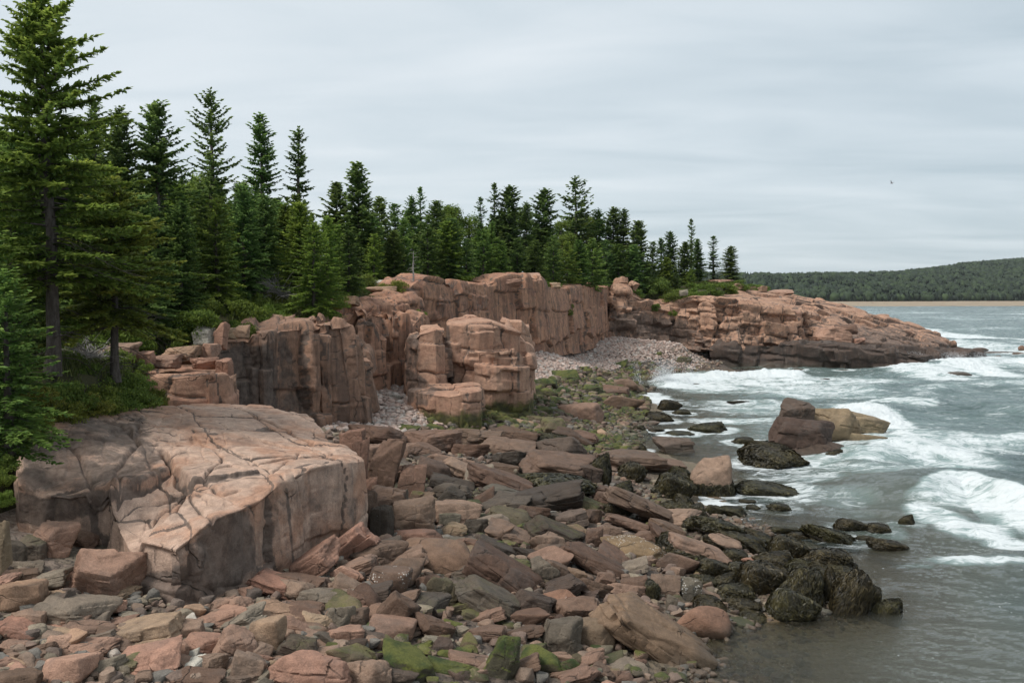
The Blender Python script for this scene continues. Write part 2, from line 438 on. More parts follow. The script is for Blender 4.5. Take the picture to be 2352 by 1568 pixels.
GROOVE = []     # how deep in an open joint every vertex lies: the deeper, the darker its colour
def joints(P, seed, sp, amp=0.2, groove=0.1, gw=0.06, rot=0.0, warp=0.25, tilt=0.5, dip=0.0):
    """offset along the normal for blocky fractured rock: irregular cells with their own depth, and open joints between them"""
    c, s = math.cos(rot), math.sin(rot)
    Q = np.stack([c * P[:, 0] + s * P[:, 1], -s * P[:, 0] + c * P[:, 1], P[:, 2] + dip * P[:, 0]], 1)
    for a in range(3):
        Q[:, a] += warp * fbm3(P * 0.35, 3, seed + 40 + a) + warp * 0.15 * fbm3(P * 2.1, 2, seed + 50 + a)
    u = Q / np.array(sp)
    I = np.zeros_like(u); Fr = np.zeros_like(u)
    z0 = np.zeros(len(P))
    for a in (0, 1, 2):
        t = u[:, a]
        if a == 2:
            t = t + H3(I[:, 0], I[:, 1], z0, seed + 5)
        jf = np.floor(t)
        lo = jf + 0.55 * (H3(jf, z0 + a, z0, seed + 9) - 0.5); hi = jf + 1 + 0.55 * (H3(jf + 1, z0 + a, z0, seed + 9) - 0.5)
        below = t < lo; above = t >= hi
        jf = jf - below + above
        lo = jf + 0.55 * (H3(jf, z0 + a, z0, seed + 9) - 0.5); hi = jf + 1 + 0.55 * (H3(jf + 1, z0 + a, z0, seed + 9) - 0.5)
        I[:, a] = jf; Fr[:, a] = (t - lo) / (hi - lo)
    off = (H3(I[:, 0], I[:, 1], I[:, 2], seed) - 0.5) * 2 * amp
    for a in range(3):
        off += (Fr[:, a] - 0.5) * (H3(I[:, 0], I[:, 1], I[:, 2], seed + 20 + a) - 0.5) * 2 * amp * tilt
    d = np.minimum(Fr, 1 - Fr) * np.array(sp)
    present = np.stack([H3(I[:, 0] + (Fr[:, 0] > 0.5), z0, I[:, 2] * 0, seed + 31), H3(I[:, 1] + (Fr[:, 1] > 0.5), z0, z0, seed + 32), H3(I[:, 2] + (Fr[:, 2] > .5), I[:, 0], z0, seed + 33)], 1)
    g = (np.exp(-(d / gw) ** 2) * (0.25 + 0.75 * (present > 0.3))).max(1)
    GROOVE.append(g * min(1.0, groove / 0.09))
    return off - groove * g

class Rock:
    """a stone prototype that fills the unit box"""
    def __init__(s, seed, kind, n=30):
        rng = np.random.default_rng(seed)
        if kind == 'a': s.N, s.D, s.p = *rock_planes(rng, 7, 0.22, np.array([1, 1, 1.0])), 20
        elif kind == 's': s.N, s.D, s.p = *rock_planes(rng, 4, 0.12, np.array([1, 1, 1.0])), 26
        elif kind == 'm': s.N, s.D, s.p = *rock_planes(rng, 8, 0.25, np.array([1, 1, 1.0])), 14
        else: s.N, s.D, s.p = *rock_planes(rng, 10, 0.2, np.array([1, 1, 1.0])), 5.5
        s.seed, s.kind = seed, kind
        d, q = CSPH[n]
        V = d * rock_r(d, s.N, s.D, s.p)[:, None]
        am = {'a': 1.0, 's': 0.9, 'm': 0.6, 'r': 0.35, 'w': 0.5}[kind]
        V = V + d * (0.10 * am * fbm3(V * 1.1, 3, seed) + 0.05 * am * fbm3(V * 3.3, 3, seed + 7))[:, None]
        if kind in 'as':
            V = V + d * joints(V, seed, (0.9, 0.8, 0.6), 0.06, 0.035, 0.035, rng.uniform(0, 3), 0.2, 0.6)[:, None]
        s.lo, s.hi = V.min(0), V.max(0)
        s.V = (V - (s.lo + s.hi) / 2) / (s.hi - s.lo); s.q = q
        s.me = None
    def mesh(s):
        if s.me is None:
            s.me = new_mesh("stone", s.V, s.q, sharp=None if s.kind in 'rw' else 36); s.me.materials.append(MAT['boulder'])
        return s.me

def mesa(name, outline, mat, inner=(), du=0.1, nv_top=60, dv=0.1, disp=None, batter=0.12, round_=0.18, center=None, lower=(), grooves=(), stains=()):
    """a free-standing rock mass: outline points (x, y, z_top, z_base), a top that follows all given heights, sides down to the base"""
    O = np.array(outline, float)
    pts = list(O[:, :3]) + [np.array(p, float) for p in inner]
    pts = np.array(pts); top = RBF(pts[:, :2], pts[:, 2])
    seg = np.linalg.norm(np.diff(np.vstack([O, O[:1]])[:, :2], axis=0), axis=1)
    U = []
    for i in range(len(O)):
        k = max(2, int(seg[i] / du)); f = np.arange(k)[:, None] / k
        U.append(O[i] * (1 - f) + O[(i + 1) % len(O)] * f)
    U = np.concatenate(U)
    c = np.array(center if center is not None else O[:, :2].mean(0))
    nu = len(U)
    s = np.linspace(0.0002, 1, nv_top) ** 0.9
    X = c[0] + (U[:, None, 0] - c[0]) * s[None]; Y = c[1] + (U[:, None, 1] - c[1]) * s[None]
    Z = top(X, Y)
    dist = (1 - s)[None] * np.linalg.norm(U[:, :2] - c, axis=1)[:, None]
    Z = Z - round_ * np.exp(-dist / max(round_ * 0.8, 1e-3))
    hmax = (U[:, 2] - U[:, 3]).max(); nf = max(4, int(hmax / dv))
    t = (np.arange(1, nf + 1) / nf)[None]
    zt = Z[:, -1:]
    h = zt - U[:, 3:4]
    dr = U[:, :2] - c; dr = dr / np.linalg.norm(dr, axis=1)[:, None]
    XF = U[:, 0:1] + dr[:, 0:1] * h * batter * t; YF = U[:, 1:2] + dr[:, 1:2] * h * batter * t
    ZF = zt - h * t
    G = np.stack([np.concatenate([X, XF], 1), np.concatenate([Y, YF], 1), np.concatenate([Z, ZF], 1)], -1)
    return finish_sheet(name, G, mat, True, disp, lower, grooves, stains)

def finish_sheet(name, G, mat, wrap, disp, lower=(), grooves=(), stains=()):
    nu, nv = G.shape[:2]
    if wrap: du_ = np.roll(G, -1, 0) - np.roll(G, 1, 0)
    else: du_ = np.gradient(G, axis=0)
    dv_ = np.gradient(G, axis=1)
    # smooth the normal field a little so that corners do not tear
    N = np.cross(dv_, du_); N /= np.linalg.norm(N, axis=2)[..., None] + 1e-9
    for _ in range(2):
        N = N + np.roll(N, 1, 1) * 0.5 + np.roll(N, -1, 1) * 0.5
        N /= np.linalg.norm(N, axis=2)[..., None] + 1e-9
    V = G.reshape(-1, 3).copy(); N = N.reshape(-1, 3)
    if N[:, 2].mean() < 0: N = -N; flip = True
    else: flip = False
    GROOVE.clear(); joint_dark = np.zeros(len(V))
    if disp is not None:
        dd = disp(V, N).reshape(nu, nv)
        dp_ = np.pad(dd, 1, mode='edge')
        if wrap: dp_[0, 1:-1] = dd[-1]; dp_[-1, 1:-1] = dd[0]
        dp_ = dp_[:-2] * 0.22 + dp_[1:-1] * 0.56 + dp_[2:] * 0.22      # no saw-teeth where a joint crosses the grid
        dd = dp_[:, :-2] * 0.22 + dp_[:, 1:-1] * 0.56 + dp_[:, 2:] * 0.22
        V = V + N * dd.reshape(-1)[:, None]
        for g in GROOVE: joint_dark = np.maximum(joint_dark, g)
        joint_dark = 0.92 * sstep(0.58, 0.95, joint_dark)
    for poly, depth in lower:
        V[:, 2] -= depth * inside(V[:, :2], np.array(poly), 0.16)
    for line, depth, wd in grooves:
        d = line_dist(V[:, :2] + 0.12 * np.stack([fbm3(V * 1.4, 2, 3), fbm3(V * 1.4, 2, 8)], 1), np.array(line))
        V[:, 2] -= depth * np.exp(-(d / wd) ** 2)
        joint_dark = np.maximum(joint_dark, 0.95 * np.exp(-(d / (wd * 0.62)) ** 2))
    q = grid_quads(nu, nv, wrap)
    if not flip: q = q[:, ::-1]
    st = joint_dark  # darkening of joints and grooves shares the attribute with the stains
    if stains:
        pj = np.stack(proj_arr(V), 1)
        for poly, amt, fe in stains: st = np.maximum(st, amt * sstep(-fe, fe, sdist(pj, np.array(poly, float))))
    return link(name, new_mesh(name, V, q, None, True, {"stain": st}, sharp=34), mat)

def proj_arr(V):
    cp, sp = math.cos(PITCH), math.sin(PITCH); z = V[:, 2] - CAM_H
    zf = V[:, 1] * cp - z * sp
    return CX + V[:, 0] / zf * FPX, CY - (V[:, 1] * sp + z * cp) / zf * FPX

def line_dist(p, L):
    d = np.full(len(p), 1e9)
    for a, b in zip(L[:-1], L[1:]):
        ab = b - a; t = np.clip(((p - a) @ ab) / (ab @ ab + 1e-9), 0, 1)
        d = np.minimum(d, np.linalg.norm(p - a - t[:, None] * ab, axis=1))
    return d

def in_poly(p, poly):
    x, y = p[:, 0], p[:, 1]; r = np.zeros(len(p), bool)
    n = len(poly)
    for i in range(n):
        a, b = poly[i], poly[(i + 1) % n]
        if a[1] == b[1]: continue
        c = ((a[1] > y) != (b[1] > y)) & (x < (b[0] - a[0]) * (y - a[1]) / (b[1] - a[1]) + a[0])
        r ^= c
    return r

def sdist(p, poly):
    """signed distance to a polygon outline, positive inside"""
    d = line_dist(p, np.vstack([poly, poly[:1]]))
    return np.where(in_poly(p, poly), d, -d)

def inside(p, poly, w):
    return sstep(-w, w, sdist(p, poly) + 0.1 * fbm2(p[:, 0] * 1.5, p[:, 1] * 1.5, 3, 5))

def cliff(name, path, mat, du=0.12, dv=0.12, inset=3.0, disp=None, batter=0.06, rise=0.15, lip=0.25, stains=()):
    """a cliff wall: path points (frame x, depth Y, frame y of the top edge, z_foot); land lies to the left of the walking direction"""
    A = []
    for x, Y, yt, zf in path:
        p = atY(x, yt, Y); A.append((p[0], Y, p[2], zf))
    A = np.array(A)
    seg = np.linalg.norm(np.diff(A[:, :2], axis=0), axis=1)
    U = []
    for i in range(len(seg)):
        k = max(2, int(seg[i] / du)); f = np.arange(k)[:, None] / k
        U.append(A[i] * (1 - f) + A[i + 1] * f)
    U = np.concatenate(U + [A[-1:]])
    T = np.gradient(U[:, :2], axis=0)
    k = 9
    for _ in range(3):
        Tp = np.pad(T, ((k, k), (0, 0)), mode='edge')
        T = np.stack([np.convolve(Tp[:, a], np.ones(2 * k + 1) / (2 * k + 1), 'valid') for a in (0, 1)], 1)
    T /= np.linalg.norm(T, axis=1)[:, None] + 1e-9
    out = np.stack([T[:, 1], -T[:, 0]], 1)
    hm = (U[:, 2] - U[:, 3]).max(); nf = max(6, int(hm / dv))
    t = (np.arange(nf + 1) / nf)[None]
    h = (U[:, 2:3] - U[:, 3:4])
    Zf = U[:, 3:4] + h * t
    of = batter * h * (1 - t) - lip * sstep(0.9, 1.0, t) * 0.6
    Xf = U[:, 0:1] + out[:, 0:1] * of; Yf = U[:, 1:2] + out[:, 1:2] * of
    ni = max(6, int(inset / (du * 1.6))); ti = (np.arange(1, ni + 1) / ni)[None]
    oi = -lip * 0.6 - inset * ti
    Xi = U[:, 0:1] + out[:, 0:1] * oi; Yi = U[:, 1:2] + out[:, 1:2] * oi
    Zi = U[:, 2:3] + rise * sstep(0, 0.5, ti) - (rise + 0.5) * sstep(0.75, 1.0, ti)
    G = np.stack([np.concatenate([Xf, Xi], 1), np.concatenate([Yf, Yi], 1), np.concatenate([Zf, Zi + 0 * Xi], 1)], -1)
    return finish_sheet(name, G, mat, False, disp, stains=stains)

def rdisp(seed, sp, amp, groove=0.14, gw=0.07, rot=0.3, warp=0.3, sub=True, noise=0.05, dip=0.0, topk=0.9, tilt=0.9, subk=0.3):
    def f(V, N):
        k = 1 - (1 - topk) * sstep(0.35, 0.8, N[:, 2])
        d = joints(V, seed, sp, amp, groove, gw, rot, warp, tilt, dip)
        if sub:
            m = sstep(-0.1, 0.35, fbm3(V * 0.28, 2, seed + 77))
            d = d + m * joints(V, seed + 100, tuple(x * 0.45 for x in sp), amp * subk, groove * 0.45, gw * 0.6, rot + 0.15, warp * 0.6, 0.9, dip)
        return d * k + noise * fbm3(V * 0.8, 5, seed + 3, 0.55) + noise * 0.4 * fbm3(V * 4.0, 3, seed + 4)
    return f

# ------------------------------------------------------------------ ground: the beach and sea bed, and the wooded land above the cliffs
bz = [(0, 1568, 1.9), (600, 1568, 1.5), (1200, 1568, 0.7), (1580, 1568, 0.12), (1620, 1540, 0.0), (0, 1400, 2.3), (340, 1400, 2.0), (585, 1340, 1.8),
      (850, 1240, 1.6), (1000, 1400, 1.2), (1400, 1400, 0.6), (1000, 1200, 1.3), (1300, 1200, 0.9), (1500, 1250, 0.5), (1680, 1440, 0.0), (1850, 1380, 0.12),
      (2060, 1410, -0.25), (1930, 1290, -0.05), (1700, 1190, 0.0), (1560, 1150, 0.12), (1000, 1000, 1.7), (1250, 1100, 1.0), (1450, 1035, 0.15), (1600, 1080, 0.1),
      (1690, 1080, -0.2), (900, 920, 3.0), (880, 880, 3.7), (1000, 935, 2.5), (1230, 905, 1.7), (1400, 860, 1.6), (1455, 950, 0.35), (1475, 915, -0.3), (1475, 1000, -0.2), (1500, 900, -0.7), (1560, 885, -1.0), (1640, 866, -0.9),
      (1230, 805, 3.8), (1390, 780, 3.8), (1560, 790, 3.2), (1650, 830, 1.2), (1690, 846, -0.35), (1525, 862, -0.3), (1500, 820, 1.9),
      (1720, 1520, -0.35), (2000, 1560, -0.7), (2300, 1500, -1.5), (1900, 1200, -0.9), (1700, 960, -1.0), (2000, 900, -2), (2352, 820, -4), (1800, 870, -1.5), (2200, 1250, -1.3)]
bp3 = np.array([atZ(*p) for p in bz])
bp3 = np.vstack([bp3, [(-12, 8, 2.3), (0, 8, 0.6), (12, 8, -1), (-20, 25, 4), (-20, 60, 4), (60, 200, -5), (120, 150, -6), (-40, 120, 4), (40, 60, -5), (60, 20, -5), (30, 160, 3), (0, 160, 4)]])
BEACH = RBF(bp3[:, :2], bp3[:, 2], 0.15)

def beach_hit(x, y):
    """where the line of sight through frame position x, y meets the beach"""
    r = ray(x, y); Ys = np.exp(np.linspace(math.log(11), math.log(170), 500))
    Z = CAM_H + r[2] / r[1] * Ys; X = r[0] / r[1] * Ys
    d = Z - BEACH(X, Ys)
    i = np.argmax(d < 0) if (d < 0).any() else len(d) - 1
    return np.array([X[i], Ys[i], max(Z[i], -0.4)])

pz = [(0, 1050, 24), (380, 936, 33), (120, 852, 31), (270, 868, 34), (480, 800, 45), (600, 770, 49), (720, 752, 52), (800, 742, 53.5), (780, 705, 62), (860, 690, 70), (860, 668, 76),
      (960, 655, 80), (1110, 660, 92), (1260, 650, 108), (1390, 664, 131), (1480, 680, 134), (1600, 662, 140), (1700, 652, 150), (1800, 672, 158), (1880, 692, 165),
      (100, 960, 28), (330, 850, 38), (560, 690, 56)]
pp3 = np.array([atY(*p) for p in pz])
pp3 = np.vstack([pp3, [(-30, 60, 10.5), (-45, 100, 14), (-20, 130, 12.5), (0, 185, 13), (40, 185, 11.5), (62, 200, 8), (-90, 100, 18), (-20, 32, 7.6), (-40, 40, 9), (-14, 20, 4.3), (-25, 20, 5), (30, 240, 9), (80, 230, 2)]])
PLAT = RBF(pp3[:, :2], pp3[:, 2], 0.1)
LAND = np.array([(-60, 12), (-13.6, 14), (-12.4, 20), (-14.4, 26.5), (-14.0, 29.8), (-13.2, 33.2), (-13.4, 36.5), (-15.6, 39), (-15.2, 43.5), (-15.2, 49.0), (-12.0, 54), (-10.6, 57), (-11.2, 62), (-10.6, 68),
                 (-12, 68), (-9.2, 79), (-6.5, 82), (-2.5, 91.5), (2.5, 101), (7, 116), (12.0, 134.5), (17, 134), (27, 136), (31, 142), (36, 152), (41, 166), (50, 184), (60, 215), (40, 260), (-150, 260), (-150, 12)])

def terrain_grid(x0, x1, y0, y1, st):
    xs = np.arange(x0, x1 + st, st); ys = np.arange(y0, y1 + st, st)
    return np.meshgrid(xs, ys, indexing='ij')

X, Y = terrain_grid(-60, 70, 6, 175, 0.5)
Z = BEACH(X, Y) + 0.10 * fbm2(X * 0.8, Y * 0.8, 4, 11)
q = grid_quads(*X.shape)
MAT['shingle'] = None
def shingle():
    M = NT("beach_shingle")
    P = M.n("ShaderNodeNewGeometry").outputs["Position"]
    v = M.n("ShaderNodeTexVoronoi", {"Vector": P, "Scale": 5.5, "Randomness": 1.0})
    v2 = M.n("ShaderNodeTexVoronoi", {"Vector": P, "Scale": 14.0})
    cr = M.n("ShaderNodeSeparateColor", {0: v.outputs["Color"]}).outputs[0]
    c = M.mix(cr, (0.10, 0.075, 0.06), (0.26, 0.19, 0.145))
    mo = M.noise(P, 0.35, 5, 0.6)
    c = M.mix(M.ramp(mo, 0.5, 0.62, 0, 0.8), c, (0.10, 0.105, 0.03))
    c = M.mix(M.ramp(v.outputs["Distance"], 0.05, 0.16, 0, 0.6), c, (0.035, 0.028, 0.022))
    pzz = M.n("ShaderNodeSeparateXYZ", {0: P}).outputs[2]
    c = M.mix(M.ramp(pzz, 2.2, 3.0, 0, 0.85), c, M.mix(cr, (0.30, 0.22, 0.18), (0.46, 0.37, 0.31)))
    c = M.mix(M.ramp(pzz, 0.05, 0.5, 0.6, 0), c, (0.19, 0.15, 0.095))
    h = M.math('ADD', M.math('MULTIPLY', v.outputs["Distance"], -1.0), M.math('MULTIPLY', v2.outputs["Distance"], -0.35))
    bp = M.n("ShaderNodeBump", {"Strength": 1.0, "Distance": 0.12, "Height": h})
    bs = M.n("ShaderNodeBsdfPrincipled", {"Base Color": c, "Roughness": 0.85, "Normal": bp.outputs[0]})
    M.t.links.new(bs.outputs[0], M.out.inputs[0])
    return M.m
MAT['shingle'] = shingle()
beach = link("beach_ground", new_mesh("beach_ground", np.stack([X, Y, Z], -1).reshape(-1, 3), q[:, ::-1][:, [0, 3, 2, 1]] if False else q), MAT['shingle'])
tag(beach, kind="structure")
fx = np.array([-1290, 3190, 3190, -1290.0]); fy = np.array([-30, -30, 2990, 2990.0])
sb = link("seabed", new_mesh("seabed", np.stack([fx, fy, np.full(4, -14.0)], 1), [[0, 1, 2, 3]]), MAT['soil']); tag(sb, kind="structure")

X, Y = terrain_grid(-110, 68, 12, 262, 0.6)
S = sdist(np.stack([X.ravel(), Y.ravel()], 1), LAND).reshape(X.shape)
ZP = PLAT(X, Y) + 0.35 * fbm2(X * 0.25, Y * 0.25, 4, 21) * sstep(0, 5, S)
w = sstep(-0.6, 0.7, S)
Z = ZP * w + (np.minimum(BEACH(X, Y), 3) - 1.5) * (1 - w)
hs = link("wooded_hillside", new_mesh("wooded_hillside", np.stack([X, Y, Z], -1).reshape(-1, 3), grid_quads(*X.shape)), MAT['soil'])
tag(hs, kind="structure")
def hill_z(x, y):
    w = sstep(-0.6, 0.7, sdist(np.stack([x, y], 1), LAND))
    return PLAT(x, y) * w + (np.minimum(BEACH(x, y), 3) - 1.5) * (1 - w)
def land_z(x, y): return float(PLAT(np.array([x]), np.array([y]))[0])

LANDMARKS = []     # (frame x, frame y, short name, labelled object)
THINGS = []        # things that still wait for a label: (object, adjectives, noun, frame x, frame y, families of landmarks)
def landmark(o, short, p=None, xy=None):
    x, y = xy if xy else proj(p)
    LANDMARKS.append((x, y, short, o)); return o

# ------------------------------------------------------------------ the big pink ledge in front
def z2(x, y): return x * .4602, 846.7 + y * .4602
def z5(x, y): return 799.7 + x * .4003, 940.8 + y * .4003
def z6(x, y): return 1411.2 + x * .4602, 846.7 + y * .4602
def z4(x, y): return 1223 + x * .48, 564.5 + y * .48
def z3(x, y): return 423.4 + x * .38, 611.5 + y * .38

def O(x, y, Yd, zb): p = atY(x, y, Yd); return (p[0], p[1], p[2], zb)
slab_out = [O(838, 1052, 30.2, 0.8), O(790, 1058, 29.0, 0.8), O(715, 1076, 27.8, 0.9), O(645, 1108, 26.0, 1.0), O(600, 1148, 24.8, 1.0), O(520, 1178, 23.6, 1.1), O(470, 1205, 22.9, 1.1),
            O(400, 1262, 22.3, 1.2), O(305, 1236, 22.9, 1.2), O(285, 1205, 23.8, 1.3), O(262, 1158, 25.0, 1.6), O(236, 1134, 25.7, 1.8), O(160, 1140, 25.9, 1.9), O(90, 1138, 26.0, 2.0), O(42, 1112, 26.0, 2.0), O(38, 1060, 26.8, 2.5), O(58, 1010, 27.8, 3), O(95, 968, 29.0, 3.5),
            O(230, 940, 32.5, 4), O(380, 928, 35.5, 4), O(470, 922, 37.8, 3.5), O(545, 926, 38.6, 2), O(620, 930, 38.4, 1.5), O(715, 950, 37.0, 1.5), O(752, 985, 35.2, 1.4), O(755, 1020, 33.6, 1.3), O(822, 1036, 31.6, 1.0)]
slab_in = [tuple(atY(*p)) for p in [(450, 1010, 30.5), (600, 1020, 31.0), (300, 1010, 29.5), (200, 1010, 28.3), (690, 1000, 33.3), (400, 1090, 26.4), (540, 1090, 26.4), (250, 1090, 25.7), (130, 1090, 25.2)]]
stop = RBF(np.array([p[:2] for p in slab_out] + [p[:2] for p in slab_in]), np.array([p[2] for p in slab_out] + [p[2] for p in slab_in]))
def on_slab(x, y):
    r = ray(x, y); Ys = np.linspace(21, 40, 300); Zr = CAM_H + r[2] / r[1] * Ys; Xr = r[0] / r[1] * Ys
    d = Zr - stop(Xr, Ys); i = int(np.argmax(d < 0)) if (d < 0).any() else 299
    return (Xr[i], Ys[i])
def S2(L): return [on_slab(*z2(*p)) for p in L]
low_bench = S2([(500, 640), (590, 592), (720, 555), (850, 500), (930, 570), (905, 650), (830, 720), (700, 835), (600, 850), (500, 740)])
gro = [(S2([(80, 600), (240, 640), (470, 605), (590, 592), (720, 555), (850, 490), (800, 410)]), 0.25, 0.07),
       (S2([(800, 405), (850, 480), (930, 570), (905, 650), (830, 720), (700, 835)]), 0.4, 0.09),
       (S2([(930, 570), (1010, 570), (1110, 630), (1200, 600)]), 0.16, 0.05), (S2([(1010, 560), (1110, 470), (1080, 400), (960, 350)]), 0.12, 0.05),
       (S2([(330, 360), (400, 470), (450, 570), (470, 605)]), 0.12, 0.05), (S2([(690, 270), (690, 380), (580, 500), (590, 590)]), 0.13, 0.06),
       (S2([(490, 250), (640, 290), (690, 350)]), 0.1, 0.06), (S2([(940, 550), (960, 640), (1000, 700), (1060, 760)]), 0.12, 0.05),
       (S2([(620, 240), (800, 270), (960, 300), (1130, 390), (1280, 460), (1420, 560)]), 0.08, 0.06), (S2([(1180, 190), (1290, 250), (1430, 300), (1560, 390)]), 0.22, 0.07),
       (S2([(720, 640), (760, 700), (790, 640), (920, 570)]), 0.1, 0.05), (S2([(600, 660), (700, 600), (930, 560)]), 0.1, 0.05), (S2([(1340, 540), (1500, 420), (1690, 440)]), 0.07, 0.05)]
SLABST = [([z2(*p) for p in [(70, 600), (110, 340), (400, 225), (720, 225), (760, 330), (800, 410), (850, 480), (590, 590), (240, 640)]], 0.62, 34), ([z2(*p) for p in [(80, 610), (240, 645), (480, 600), (590, 590), (590, 650), (480, 720), (250, 800), (70, 760)]], 0.75, 12),
          ([z2(*p) for p in [(690, 1060), (740, 1020), (960, 980), (970, 830), (1070, 720), (1250, 690), (1290, 1010), (1200, 1090), (940, 1190), (700, 1170)]], 0.72, 22), ([z2(*p) for p in [(1250, 690), (1700, 450), (1800, 640), (1760, 840), (1290, 1010)]], 0.34, 20), ([z2(*p) for p in [(700, 240), (1250, 250), (1300, 420), (900, 460), (800, 400)]], 0.26, 40), ([z2(*p) for p in [(1330, 640), (1350, 640), (1370, 1000), (1340, 1000)]], 0.7, 6), ([z2(*p) for p in [(1420, 590), (1440, 590), (1475, 980), (1455, 980)]], 0.7, 5),
          ([z2(*p) for p in [(600, 640), (740, 560), (860, 500), (800, 480), (700, 520), (590, 590)]], 0.6, 8), ([z2(*p) for p in [(1700, 620), (1800, 640), (1800, 830), (1740, 830)]], 0.5, 10)]
def slab_disp(V, N):
    top = sstep(0.35, 0.75, N[:, 2])
    d = joints(V, 61, (2.6, 2.2, 4.5), 0.10, 0.10, 0.05, 0.55, 0.4, 1.2) * (0.5 + 0.5 * (1 - top)) + joints(V, 63, (1.5, 1.1, 1.6), 0.055, 0.07, 0.035, 0.9, 0.5, 1.3) * (1 - 0.35 * top) * sstep(-0.25, 0.2, fbm3(V * 0.3, 2, 66)) + joints(V, 64, (0.5, 0.6, 0.7), 0.022, 0.03, 0.03, 0.3, 0.4, 1.3) * sstep(-0.05, 0.3, fbm3(V * 0.4, 2, 67))
    return d - 0.05 * (1 - top) + 0.11 * fbm3(V * 0.5, 3, 5) * top + 0.035 * fbm3(V * np.array([1.6, 1.6, 2.5]), 5, 6, 0.6)
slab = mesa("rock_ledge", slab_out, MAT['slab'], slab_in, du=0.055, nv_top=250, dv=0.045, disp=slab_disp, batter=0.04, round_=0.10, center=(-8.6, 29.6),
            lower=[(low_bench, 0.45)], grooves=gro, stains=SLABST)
tag(slab, "broad pale pink granite ledge sloping to a dark streaked vertical face above the boulders", "rock ledge")
landmark(slab, "broad pale pink ledge", xy=(480, 1120))

# ------------------------------------------------------------------ cliffs
def C(o, label, cat, short, xy):
    tag(o, label, cat); landmark(o, short, xy=xy); return o

blk = mesa("rock_outcrop", [O(330, 868, 38.5, 3.6), O(400, 862, 37.6, 3.6), O(480, 852, 37.8, 3.4), O(525, 856, 38.6, 3.0), O(540, 880, 40.5, 2.5), O(520, 842, 43.5, 3), O(420, 838, 43, 4), O(330, 850, 42, 4)], MAT['block'],
           du=0.08, nv_top=40, dv=0.06, disp=rdisp(71, (2.0, 1.8, 1.1), 0.16, 0.12, 0.05, 0.2), batter=0.05, round_=0.1)
C(blk, "low pink jointed outcrop between the heath bank and the dark cliff", "rock outcrop", "low pink outcrop", (435, 890))
c1 = cliff("cliff", [(470, 45, 800, 2.4), (512, 45.6, 782, 2.4), (560, 46.6, 774, 2.4), (598, 47.2, 770, 2.4), (604, 46.8, 768, 2.4), (650, 48, 760, 2.4), (690, 48.6, 752, 2.4), (722, 49.2, 752, 2.4), (730, 49.9, 750, 2.4), (738, 49.6, 742, 2.4),
                     (800, 50.4, 744, 2.4), (806, 51.2, 775, 2.4), (835, 51.8, 790, 2.4), (850, 52.6, 850, 2.4), (842, 56, 800, 2.4), (825, 60, 760, 2.4)], MAT['cliff_dark'],
           du=0.06, dv=0.06, inset=3.2, disp=rdisp(81, (1.3, 1.5, 2.6), 0.42, 0.22, 0.035, 0.15, 0.35, dip=0.12, subk=0.45), lip=0.12,
           stains=[([(500, 800), (560, 785), (620, 790), (640, 850), (640, 960), (520, 960)], 0.72, 18), ([(640, 780), (660, 770), (690, 900), (740, 960), (640, 960)], 0.55, 12)])
C(c1, "dark stained columnar cliff with black streaks, behind the pale ledge", "cliff", "dark stained cliff", (680, 850))
c2 = cliff("cliff", [(790, 60, 790, 2.6), (806, 58.4, 745, 2.6), (822, 58.2, 732, 2.6), (860, 59, 716, 2.6), (884, 59.8, 726, 2.6), (888, 61.5, 740, 2.6), (900, 61.2, 722, 2.6), (938, 62, 724, 2.6), (944, 63.5, 750, 2.6), (958, 67, 740, 2.6), (975, 74, 720, 2.6)], MAT['cliff'],
           du=0.07, dv=0.07, inset=2.2, disp=rdisp(91, (1.7, 1.6, 2.0), 0.33, 0.24, 0.045, 0.5, 0.35, dip=-0.15, subk=0.45), lip=0.12)
C(c2, "reddish blocky cliff of broken columns at the head of the pebble gully", "cliff", "reddish column cliff", (870, 800))
c3 = cliff("rock_ledge", [(745, 60, 716, 5.5), (790, 64, 694, 5.5), (830, 66, 700, 5.5), (870, 69, 694, 5.5), (915, 72, 684, 5.5), (950, 74.5, 678, 5.5), (968, 77, 676, 5.5)], MAT['wall'],
           du=0.09, dv=0.08, inset=3.5, disp=rdisp(95, (1.8, 1.6, 0.8), 0.28, 0.16, 0.05, 0.4), lip=0.6, batter=0.25)
C(c3, "pale rounded rock shelf under the grassy clearing, above the reddish columns", "rock ledge", "grassy rock shelf", (870, 690))
c4 = cliff("cliff", [(940, 76, 668, 3.2), (962, 77.5, 648, 3.2), (985, 78.5, 636, 3.2), (1010, 79.5, 638, 3.2), (1045, 82, 652, 3.2), (1080, 85, 652, 3.2), (1112, 87.5, 656, 3.2), (1116, 92, 656, 3.2)], MAT['wall'],
           du=0.09, dv=0.09, inset=3.5, disp=rdisp(101, (3.4, 3.0, 1.7), 0.34, 0.22, 0.055, 0.2, 0.5, dip=0.1, subk=0.4), lip=0.2)
C(c4, "round-topped red cliff face directly behind the sea stack", "cliff", "round-topped red cliff", (1040, 690))
c5 = cliff("cliff", [(1106, 90.5, 655, 3.0), (1118, 90, 654, 3.0), (1150, 92.5, 640, 3.0), (1175, 94, 634, 3.0), (1240, 98, 640, 3.0), (1262, 101, 660, 3.0), (1300, 107, 664, 3.0), (1345, 115, 656, 3.0), (1390, 125.5, 658, 3.0), (1395, 128, 660, 3.0), (1393, 134, 660, 3.0)], MAT['wall'],
           du=0.11, dv=0.10, inset=4, disp=rdisp(111, (6.0, 5.0, 3.0), 0.42, 0.28, 0.06, 0.3, 0.8, dip=-0.08, subk=0.4), lip=0.15)
C(c5, "long sheer red cliff wall with dark water stains behind the pebble beach", "cliff", "long sheer red wall", (1290, 720))
